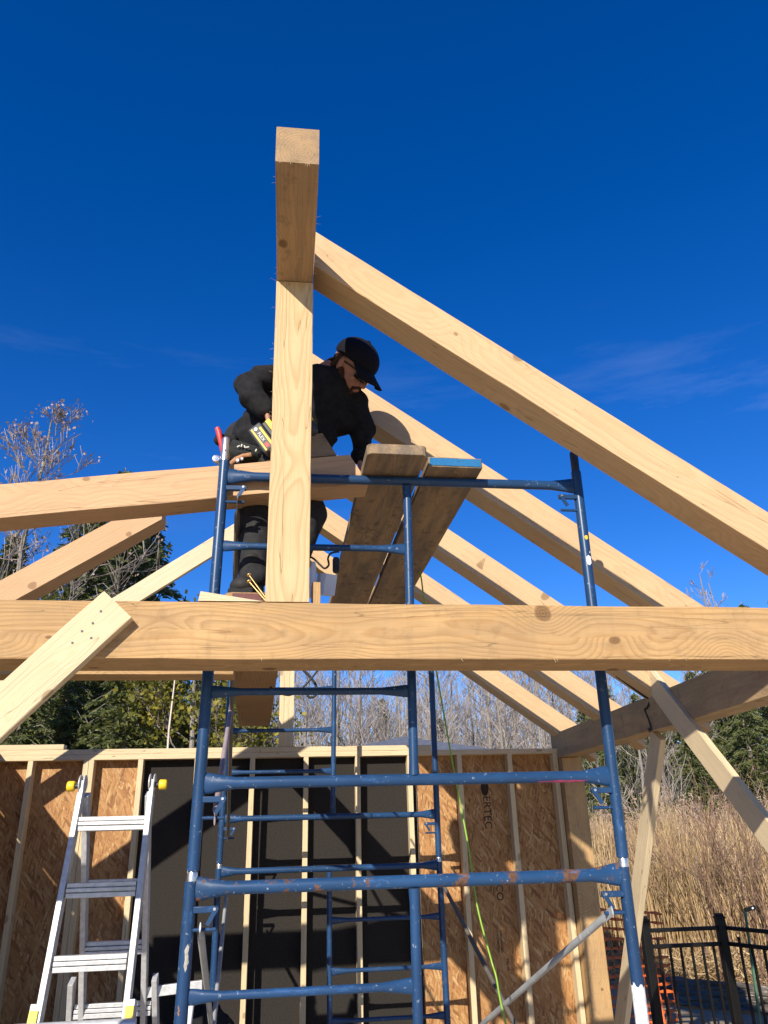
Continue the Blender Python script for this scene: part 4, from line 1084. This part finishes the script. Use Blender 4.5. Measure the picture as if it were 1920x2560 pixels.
# ------------------------------------------------------------------ trees
def conifer_mesh(H, Rb, seed, droop=.35, dens=1.0, z0=.6, leaf=.17, wid=.045):
    rnd = random.Random(seed); m = MB(); tr = MB()
    tr.tube([(0, 0, 0), (rnd.uniform(-.1, .1), rnd.uniform(-.1, .1), H*.5), (0, 0, H)], [H*.018, H*.011, .01], 7)
    z = z0; ga = 0
    while z < H*.985:
        fr_ = (z-z0)/(H-z0); L = Rb*(1-fr_)**.8*rnd.uniform(.6, 1.12)+.12
        ga += 2.4+rnd.uniform(-.5, .5); dirh = V((math.cos(ga), math.sin(ga), 0))
        n = max(3, int(L/.16*dens)); side = V((-dirh.y, dirh.x, 0))
        tr.tube([V((0, 0, z)), V((0, 0, z))+dirh*L*.6+V((0, 0, .1*L)), V((0, 0, z))+dirh*L+V((0, 0, -droop*L*.5))], [.018, .009, .003], 3)
        for i in range(n):
            t = (i+rnd.random())/n; base = V((0, 0, z))+dirh*L*t+V((0, 0, .12*L*t-droop*L*t*t*.8))
            wl = L*.38*(1-t*.7)
            for s in (-1, 1):
                for kk in range(rnd.randint(3, 5)):
                    q = base+side*s*wl*rnd.random()+V((0, 0, rnd.uniform(-.10, .05)))
                    dv = (side*s*rnd.uniform(.2, 1)+dirh*rnd.uniform(.2, 1)+V((0, 0, rnd.uniform(-.75, .15)))).normalized()
                    wv = dv.cross(V((rnd.uniform(-1, 1), rnd.uniform(-1, 1), rnd.uniform(-.3, 1)))).normalized()
                    m.quad(q, dv*leaf*rnd.uniform(.5, 1.2), wv*wid*rnd.uniform(.5, 1.3))
        z += (.055+.05*(1-fr_))/dens*rnd.uniform(.5, 1.4)*H/8
    return tr, m
def mk(mb, name):
    me = bpy.data.meshes.new(name); me.from_pydata(mb.v, [], mb.f); me.update(); return me
def grow(m, p, d, L, r, depth, rnd, spread, tips, up=.15, n=4, segs=3, minr=.003):
    pts = [p]; q = V(p); dd = V(d)
    for i in range(segs):
        dd = (dd+V((rnd.uniform(-1, 1), rnd.uniform(-1, 1), rnd.uniform(-.6, 1)))*.13+V((0, 0, up*.25))).normalized()
        q = q+dd*L/segs; pts.append(q)
    rad = [max(minr, r*(1-.45*i/segs)) for i in range(segs+1)]
    m.tube(pts, rad, 5 if r > .04 else 3, caps=False)
    if depth == 0: tips.append((q, dd)); return
    for i in range(n):
        t = rnd.uniform(.35, 1) if i else 1
        k = min(segs-1, int(t*segs)); b = pts[k].lerp(pts[k+1], t*segs-k)
        a = V((rnd.uniform(-1, 1), rnd.uniform(-1, 1), rnd.uniform(-.2, .7))).normalized()
        nd = (dd+a*spread).normalized()
        grow(m, b, nd, L*rnd.uniform(.5, .78), max(minr, r*.5), depth-1, rnd, spread, tips, up, n, max(2, segs-1), minr)
def bare_mesh(H, seed, depth=4, n=4, spread=.75, r=None, clear=.35, minr=.004, up=.2):
    rnd = random.Random(seed); m = MB(); tips = []
    r = r or H*.011
    pts = []; nseg = 10; off = V((0, 0, 0))
    for i in range(nseg+1):
        t = i/nseg; off += V((rnd.uniform(-1, 1), rnd.uniform(-1, 1), 0))*H*.008; pts.append(V((off.x, off.y, H*.93*t)))
    m.tube(pts, [max(minr*1.5, r*(1-.86*i/nseg)) for i in range(nseg+1)], 7)
    tw = MB(); tw.tube([p for p in pts[int(clear*nseg):]], [max(.002, r*.25*(1-.86*i/nseg)) for i in range(int(clear*nseg), nseg+1)], 3)
    for i in range(int(H*2.0)):
        t = clear+(1-clear)*(i+rnd.random())/(H*2.0); k = min(nseg-1, int(t*nseg)); b = pts[k].lerp(pts[k+1], t*nseg-k)
        a = rnd.uniform(0, 6.28); d = V((math.cos(a), math.sin(a), rnd.uniform(.25, 1.1))).normalized()
        grow(tw, b, d, H*.23*(1.12-t)*rnd.uniform(.6, 1.2), max(minr, r*.32*(1.1-t)), depth-2, rnd, spread, tips, up, n, 3, minr)
    return m, tw, tips
def tree_thing(name, label, cat, group, parts, loc, rot=0, sc=1):
    t = empty(name, loc); t.rotation_euler = (0, 0, rot); t.scale = (sc,)*3; tag(t, label, cat, group)
    for nm, me, mt in parts:
        o = bpy.data.objects.new(nm, me)
        if not me.materials: me.materials.append(mt)
        link(o, t)
    return t
con = []
for i, (H, Rb, dr_, z0) in enumerate(((8.5, 2.1, .35, .5), (9.5, 2.3, .5, .8), (8, 1.25, .2, .3))):
    a, b = conifer_mesh(H, Rb, 20+i, dr_, 1.5 if i < 2 else 1.15, z0, .105 if i < 2 else .10, .021)
    con.append((mk(a, 'trunk'), mk(b, 'crown')))
def conifer(px, D, ztop, kind, label, group, rot=None, z=0):
    Hs = (8.5, 9.5, 8)[kind]; sc = ztop/Hs
    tree_thing('conifer', label, 'conifer', group, [('trunk', con[kind][0], M['bark']), ('crown', con[kind][1], M['hemlock'] if kind < 2 else M['fir'])], far(px, D, z), rot if rot is not None else random.uniform(0, 6.28), sc)
GL = 'dark hemlocks behind the left half of the frame'
for px, D, zt, k in ((205, 19, 10.6, 0), (300, 20, 10.3, 1), (120, 17, 9.3, 1), (255, 23, 11.6, 1), (60, 23, 7.9, 0), (-90, 18, 8.2, 1), (280, 15, 6.0, 0), (120, 16, 5.6, 1), (400, 24, 7.6, 1), (10, 15, 5.2, 0), (480, 27, 7.3, 0), (585, 30, 7.6, 2), (-60, 27, 9.5, 0), (190, 27, 9.0, 0), (350, 17, 5.4, 1)):
    conifer(px, D, zt, k, 'dark green hemlock in the thicket seen behind the left rafters and braces', GL)
GC = 'small firs among the bare woods'
for px, D, zt in ((840, 38, 7.4), (1115, 30, 5.8), (1160, 27, 4.2), (965, 42, 8.6), (700, 40, 6.2), (760, 36, 5.6), (1290, 36, 5.4), (1235, 30, 4.4), (1360, 33, 4.6), (650, 30, 6.0), (1440, 30, 5.4), (890, 33, 5)):
    conifer(px, D, zt, 2, 'small dark fir standing among the bare grey trees above the stud wall', GC)
GR = 'evergreens behind the reeds'
for px, D, zt, k in ((1560, 21, 5.2, 0), (1640, 19, 4.6, 1), (1720, 22, 5.4, 0), (1800, 19, 5.0, 1), (1880, 21, 6.2, 0), (1980, 19, 6.4, 1), (1500, 24, 5.2, 1), (1850, 26, 7.0, 0), (1680, 27, 5.6, 0), (1600, 28, 5.4, 1), (2080, 23, 7.5, 0), (1760, 17, 3.9, 1), (1920, 17, 4.6, 0), (1600, 17.5, 3.6, 0)):
    conifer(px, D, zt, k, 'dense dark evergreen behind the dry reeds at the right', GR)
# bare woods
bare = []
for i in range(4):
    a, b, tips = bare_mesh(11, 60+i, 4, 4, .7, clear=.25, minr=.007); bare.append((mk(a, 'trunk'), mk(b, 'branches')))
GB = 'bare grey trees of the woods behind'
rb = random.Random(5)
for i in range(74):
    px = 560+i*14.5+rb.uniform(-12, 12); D = rb.uniform(30, 52); zt = D*math.tan(R(rb.uniform(11.0, 16.2)))+1.0
    if px > 1500: zt = D*math.tan(R(rb.uniform(9.5, 14.0)))+1
    k = rb.randrange(4)
    tree_thing('bare_tree', 'bare grey tree of the woods behind the stud wall', 'tree', GB, [('trunk', bare[k][0], M['bark']), ('branches', bare[k][1], M['twig'])], far(px, D), rb.uniform(0, 6.28), zt/11)
for px, D, zt in ((1880, 24, 9.3), (1905, 28, 10.2), (1840, 30, 9.6), (1780, 18, 5.2), (1690, 17, 5.0), (1630, 16, 4.8), (1560, 17, 4.6)):
    k = rb.randrange(4)
    tree_thing('bare_tree', 'slim bare tree rising among the evergreens behind the reeds', 'tree', 'slim bare trees behind the reeds', [('trunk', bare[k][0], M['bark']), ('branches', bare[k][1], M['twig'])], far(px, D), rb.uniform(0, 6.28), zt/11)
for i in range(13):
    px = (1085, 1118, 1150, 1195, 1240, 1275, 1318, 1372, 1420, 905, 850, 1010, 760)[i]; D = rb.uniform(24, 31); k = rb.randrange(4)
    tree_thing('bare_tree', 'pale-stemmed bare tree standing at the near edge of the woods', 'tree', 'pale bare trees at the near edge of the woods', [('trunk', bare[k][0], M['bark']), ('branches', bare[k][1], M['twig'])], far(px, D), rb.uniform(0, 6.28), D*math.tan(R(rb.uniform(12, 16)))/11+.15)
# a few standing behind the left thicket, seen in gaps
for px, D, zt in ((500, 25, 8.0), (520, 33, 10), (600, 34, 10), (545, 28, 8)):
    k = rb.randrange(4)
    tree_thing('bare_tree', 'bare grey tree in the gap beside the left scaffold leg', 'tree', 'bare trees by the hemlocks', [('trunk', bare[k][0], M['bark']), ('branches', bare[k][1], M['twig'])], far(px, D), rb.uniform(0, 6.28), zt/11)
# leaf clusters
def leaves(tips, seed, per, spread, size, along=.0):
    rnd = random.Random(seed); m = MB()
    for q, d in tips:
        for _ in range(per):
            p = q+V((rnd.gauss(0, 1), rnd.gauss(0, 1), rnd.gauss(0, 1)))*spread
            a = V((rnd.gauss(0, 1), rnd.gauss(0, 1), rnd.gauss(0, 1))).normalized(); b = a.cross(V((rnd.gauss(0, 1), rnd.gauss(0, 1), rnd.gauss(0, 1)))).normalized()
            s = size*rnd.uniform(.5, 1.3); m.quad(p, a*s, b*s*.7)
    return m
# the tall tree with withered leaves at the left edge
a, b, tips = bare_mesh(13.2, 91, 5, 4, .8, r=.15, clear=.42, minr=.007, up=.05)
lm = leaves(tips[::3], 3, 2, .10, .032)
tree_thing('tall_tree', 'tall nearly bare tree with a few withered pinkish leaves at the left edge', 'tree', None, [('trunk', mk(a, 'trunk'), M['bark']), ('branches', mk(b, 'branches'), M['twig']), ('leaves', mk(lm, 'leaves'), M['deadleaf'])], far(-85, 17), .6, .86)
a, b, tips = bare_mesh(10.6, 94, 4, 4, .8, r=.11, clear=.35, minr=.006, up=0)
lm = leaves(tips[::3], 4, 2, .10, .032)
tree_thing('slim_tree', 'slim pale-stemmed tree with withered leaves just inside the left edge', 'tree', None, [('trunk', mk(a, 'trunk'), M['bark']), ('branches', mk(b, 'branches'), M['twig']), ('leaves', mk(lm, 'leaves'), M['deadleaf'])], far(10, 19.0), 2.0, .74)
# yellow-green leafy tree behind the left leg
for px, D, H, sd_, lab in ((470, 14.5, 5.9, 31, 'yellow-green leafy tree right behind the left scaffold leg'), (565, 18, 6.3, 32, 'sparse yellow-green tree between the left scaffold leg and the worker\'s leg')):
    a, b, tips = bare_mesh(H, sd_, 5, 4, .9, r=.09, clear=.12, minr=.005, up=0)
    lm = leaves(tips, sd_, 11, .20, .034)
    tree_thing('leafy_tree', lab, 'tree', None, [('trunk', mk(a, 'trunk'), M['bark']), ('branches', mk(b, 'branches'), M['twig']), ('leaves', mk(lm, 'leaves'), M['oakleaf'])], far(px, D), 1.0)
# birch sapling
m = MB(); p = far(400, 12.5); m.tube([p, p+V((.02, 0, 2)), p+V((.0, 0, 3.2)), p+V((.06, 0, 4.8))], [.022, .018, .014, .006], 6)
M['birch'] = plain('pale_birch_bark', (.62, .5, .4), .8, 0, .15, 9)
tag(m.build('sapling', M['birch'], smooth=True, org=p), 'thin straight pale sapling stem in front of the dark trees, left of the scaffold', 'sapling')
# understory brush that reads as one mass
def brush():
    m = MB(); rnd = random.Random(8)
    for i in range(900):
        px = rnd.uniform(540, 2050); D = rnd.uniform(20, 40) if px < 1480 else rnd.uniform(15.5, 22)
        p = far(px, D); 
        for k in range(4):
            d = V((rnd.gauss(0, .45), rnd.gauss(0, .45), 1)).normalized(); L = rnd.uniform(.8, 2.6)*(D/26)
            q = p+d*L*.55+V((rnd.gauss(0, .1), 0, 0)); m.tube([p, q, q+(d+V((rnd.gauss(0, .4), rnd.gauss(0, .4), 0))).normalized()*L*.5], [.012, .009, .004], 3, caps=False)
            for s in range(3):
                e = q+V((rnd.gauss(0, .5), rnd.gauss(0, .5), rnd.uniform(.1, .8)))*L*.35; m.tube([q, e], [.006, .003], 3, caps=False)
    return tag(m.build('undergrowth', M['twig']), 'tangle of bare grey undergrowth along the edge of the woods', 'undergrowth', kind='stuff')
brush()
def hillwood():                      # the deep wood further back, one mass
    m = MB(); rnd = random.Random(18)
    for i in range(700):
        px = rnd.uniform(-300, 2300); D = rnd.uniform(52, 90); p = far(px, D); H = D*math.tan(R(rnd.uniform(5.5, 10.5)))
        q = p+V((rnd.gauss(0, .3), 0, H)); m.tube([p, p.lerp(q, .5)+V((rnd.gauss(0, .2), 0, 0)), q], [.09, .06, .02], 3, caps=False)
        for k in range(9):
            b = p.lerp(q, rnd.uniform(.2, .98)); m.tube([b, b+V((rnd.gauss(0, 1), rnd.gauss(0, .6), rnd.uniform(.2, 1.4)))*1.0], [.03, .008], 3, caps=False)
    return tag(m.build('distant_woods', M['twig']), 'grey mass of bare woods far behind', 'woods', kind='stuff')
hillwood()
# reeds
def reeds():
    m = MB(); pm = MB(); rnd = random.Random(11)
    for i in range(11000):
        px = rnd.uniform(1420, 2300); D = 10.9+4.6*rnd.random()**1.2
        p = far(px, D); H = rnd.uniform(1.15, 1.80)*(.82 if D < 11.5 else 1.0)+(D-11)*.05+.34*noise.noise(V((px*.011, D*.3, 0)))
        lean = V((rnd.gauss(-.06, .10), rnd.gauss(0, .08), 1)).normalized()
        w = rnd.uniform(.0035, .0085); a = rnd.uniform(0, 3.14); sd_ = V((math.cos(a), math.sin(a), 0))*w
        q = p+lean*H*.6; e = p+lean*H+V((rnd.gauss(0, .05), 0, 0))
        m.add([p-sd_, p+sd_, q+sd_, q-sd_, e+sd_*.3, e-sd_*.3], [(0, 1, 2, 3), (3, 2, 4, 5)])
        for k in range(rnd.choice((0, 1, 2))):    # leaves
            b = p+lean*H*rnd.uniform(.25, .95); an = rnd.uniform(0, 6.28); dv = V((math.cos(an), math.sin(an), rnd.uniform(.3, 1.4))).normalized(); L = rnd.uniform(.14, .34)
            c = b+dv*L*.5; t2 = c+(dv+V((0, 0, -.9))).normalized()*L*.5; u = V((-dv.y, dv.x, 0))*.006
            m.add([b-u*.4, b+u*.4, c+u, c-u, t2], [(0, 1, 2, 3), (3, 2, 4)])
        if rnd.random() < (.012 if D < 13 else .10):
            for k in range(16):
                b = e+lean*rnd.uniform(-.12, .12)+V((rnd.gauss(.01, .02), rnd.gauss(0, .02), 0)); dv = V((rnd.gauss(.3, .5), rnd.gauss(0, .5), rnd.uniform(-.2, 1))).normalized()
                pm.quad(b, dv*.030, dv.cross(V((0, 1, .2))).normalized()*.005)
    # matted dead stalks at the front
    for i in range(5200):
        px = rnd.uniform(1440, 2300); D = rnd.uniform(10.2, 11.6); p = far(px, D); p.z = rnd.uniform(.0, .30)
        an = rnd.uniform(0, 6.28); dv = V((math.cos(an), math.sin(an)*.6, rnd.uniform(-.3, .9))).normalized()*rnd.uniform(.06, .25); u = V((rnd.gauss(0, 1), rnd.gauss(0, 1), rnd.gauss(0, 1))).normalized()*.004
        m.add([p-u, p+u, p+dv+u, p+dv-u], [(0, 1, 2, 3)])
    r = tag(m.build('reeds', M['drygrass']), 'bed of tall dry golden reeds behind the black fence', 'reeds', kind='stuff')
    q = pm.build('reed_plumes', M['plume']); tag(q, 'feathery brown seed heads on top of the reeds', 'reed plumes', kind='stuff')
reeds()
def shrubs():
    rnd = random.Random(21)
    for i, (px, D, H) in enumerate(((1760, 10.4, 1.7), (1850, 10.2, 1.9), (1900, 10.6, 2.0), (1960, 10.2, 2.0))):
        m = MB(); tips = []
        for k in range(6):
            d = V((rnd.gauss(0, .4), rnd.gauss(0, .3), 1)).normalized(); grow(m, V((rnd.gauss(0, .08), rnd.gauss(0, .08), 0)), d, H*.55, .010, 3, rnd, .6, tips, .1, 3, 3, .0022)
        p = far(px, D); o = m.build('twiggy_shrub', M['shrub']); o.location = p
        tag(o, 'leafless reddish shrub in front of the reeds at the right', 'shrub', 'reddish leafless shrubs in front of the reeds')
shrubs()

# ------------------------------------------------------------------ light, sky, camera
sd_ = V((-.53, -1.0, .58)).normalized()
el = math.asin(sd_.z); rot = math.atan2(sd_.x, sd_.y)
sun = bpy.data.lights.new('sun', 'SUN'); sun.energy = 5.0; sun.angle = R(.5); sun.color = (1.0, .93, .82)
so = bpy.data.objects.new('sun', sun); col.objects.link(so); so.rotation_euler = sd_.to_track_quat('Z', 'Y').to_euler(); so.location = (-5, -9, 8)
w = bpy.data.worlds.new('World'); scn.world = w; w.use_nodes = True; nt = w.node_tree
bg = nt.nodes['Background']; sky = nt.nodes.new('ShaderNodeTexSky'); sky.sky_type = 'NISHITA'; sky.sun_disc = False
sky.sun_elevation = el; sky.sun_rotation = rot; sky.altitude = 1500; sky.air_density = 1.0; sky.dust_density = .0; sky.ozone_density = 3.0
hs = nt.nodes.new('ShaderNodeHueSaturation'); hs.inputs['Hue'].default_value = .517; hs.inputs['Saturation'].default_value = 1.36; hs.inputs['Value'].default_value = 1.0
tc = nt.nodes.new('ShaderNodeTexCoord'); mp = nt.nodes.new('ShaderNodeMapping'); mp.inputs['Rotation'].default_value = (0, .25, .1); mp.inputs['Scale'].default_value = (1.2, 2.5, 9)
nz = nt.nodes.new('ShaderNodeTexNoise'); nz.inputs['Scale'].default_value = 1.6; nz.inputs['Detail'].default_value = 7; nz.inputs['Roughness'].default_value = .62
rp = nt.nodes.new('ShaderNodeValToRGB'); rp.color_ramp.elements[0].position = .52; rp.color_ramp.elements[1].position = .80
rp.color_ramp.elements[0].color = (0, 0, 0, 1); rp.color_ramp.elements[1].color = (.09, .09, .09, 1)
mx = nt.nodes.new('ShaderNodeMix'); mx.data_type = 'RGBA'; mx.inputs[7].default_value = (6.5, 7.5, 9.0, 1)
L = nt.links.new
L(sky.outputs[0], hs.inputs['Color']); L(tc.outputs['Generated'], mp.inputs[0]); L(mp.outputs[0], nz.inputs['Vector']); L(nz.outputs[0], rp.inputs[0])
sx_ = nt.nodes.new('ShaderNodeSeparateXYZ'); L(tc.outputs['Generated'], sx_.inputs[0])
zr = nt.nodes.new('ShaderNodeValToRGB'); e_ = zr.color_ramp.elements; e_[0].position = .34; e_[0].color = (0, 0, 0, 1); e_[1].position = .47; e_[1].color = (1, 1, 1, 1); q_ = e_.new(.60); q_.color = (0, 0, 0, 1)
ml = nt.nodes.new('ShaderNodeMath'); ml.operation = 'MULTIPLY'; L(sx_.outputs[2], zr.inputs[0]); L(zr.outputs[0], ml.inputs[0]); L(rp.outputs[0], ml.inputs[1])
L(ml.outputs[0], mx.inputs[0]); L(hs.outputs[0], mx.inputs[6]); L(mx.outputs[2], bg.inputs[0]); bg.inputs[1].default_value = .121

cam = bpy.data.cameras.new('camera'); co = bpy.data.objects.new('camera', cam); col.objects.link(co)
cam.sensor_fit = 'VERTICAL'; cam.sensor_height = 36; cam.lens = F_PX/2560*36; cam.clip_end = 2000; cam.clip_start = .05
co.matrix_world = Matrix.Translation(EYE) @ Matrix((CR, CU, -FW)).transposed().to_4x4()
scn.camera = co
scn.render.resolution_x = 768; scn.render.resolution_y = 1024
scn.view_settings.view_transform = 'Standard'; scn.view_settings.look = 'None'; scn.view_settings.exposure = .55; scn.view_settings.gamma = 1
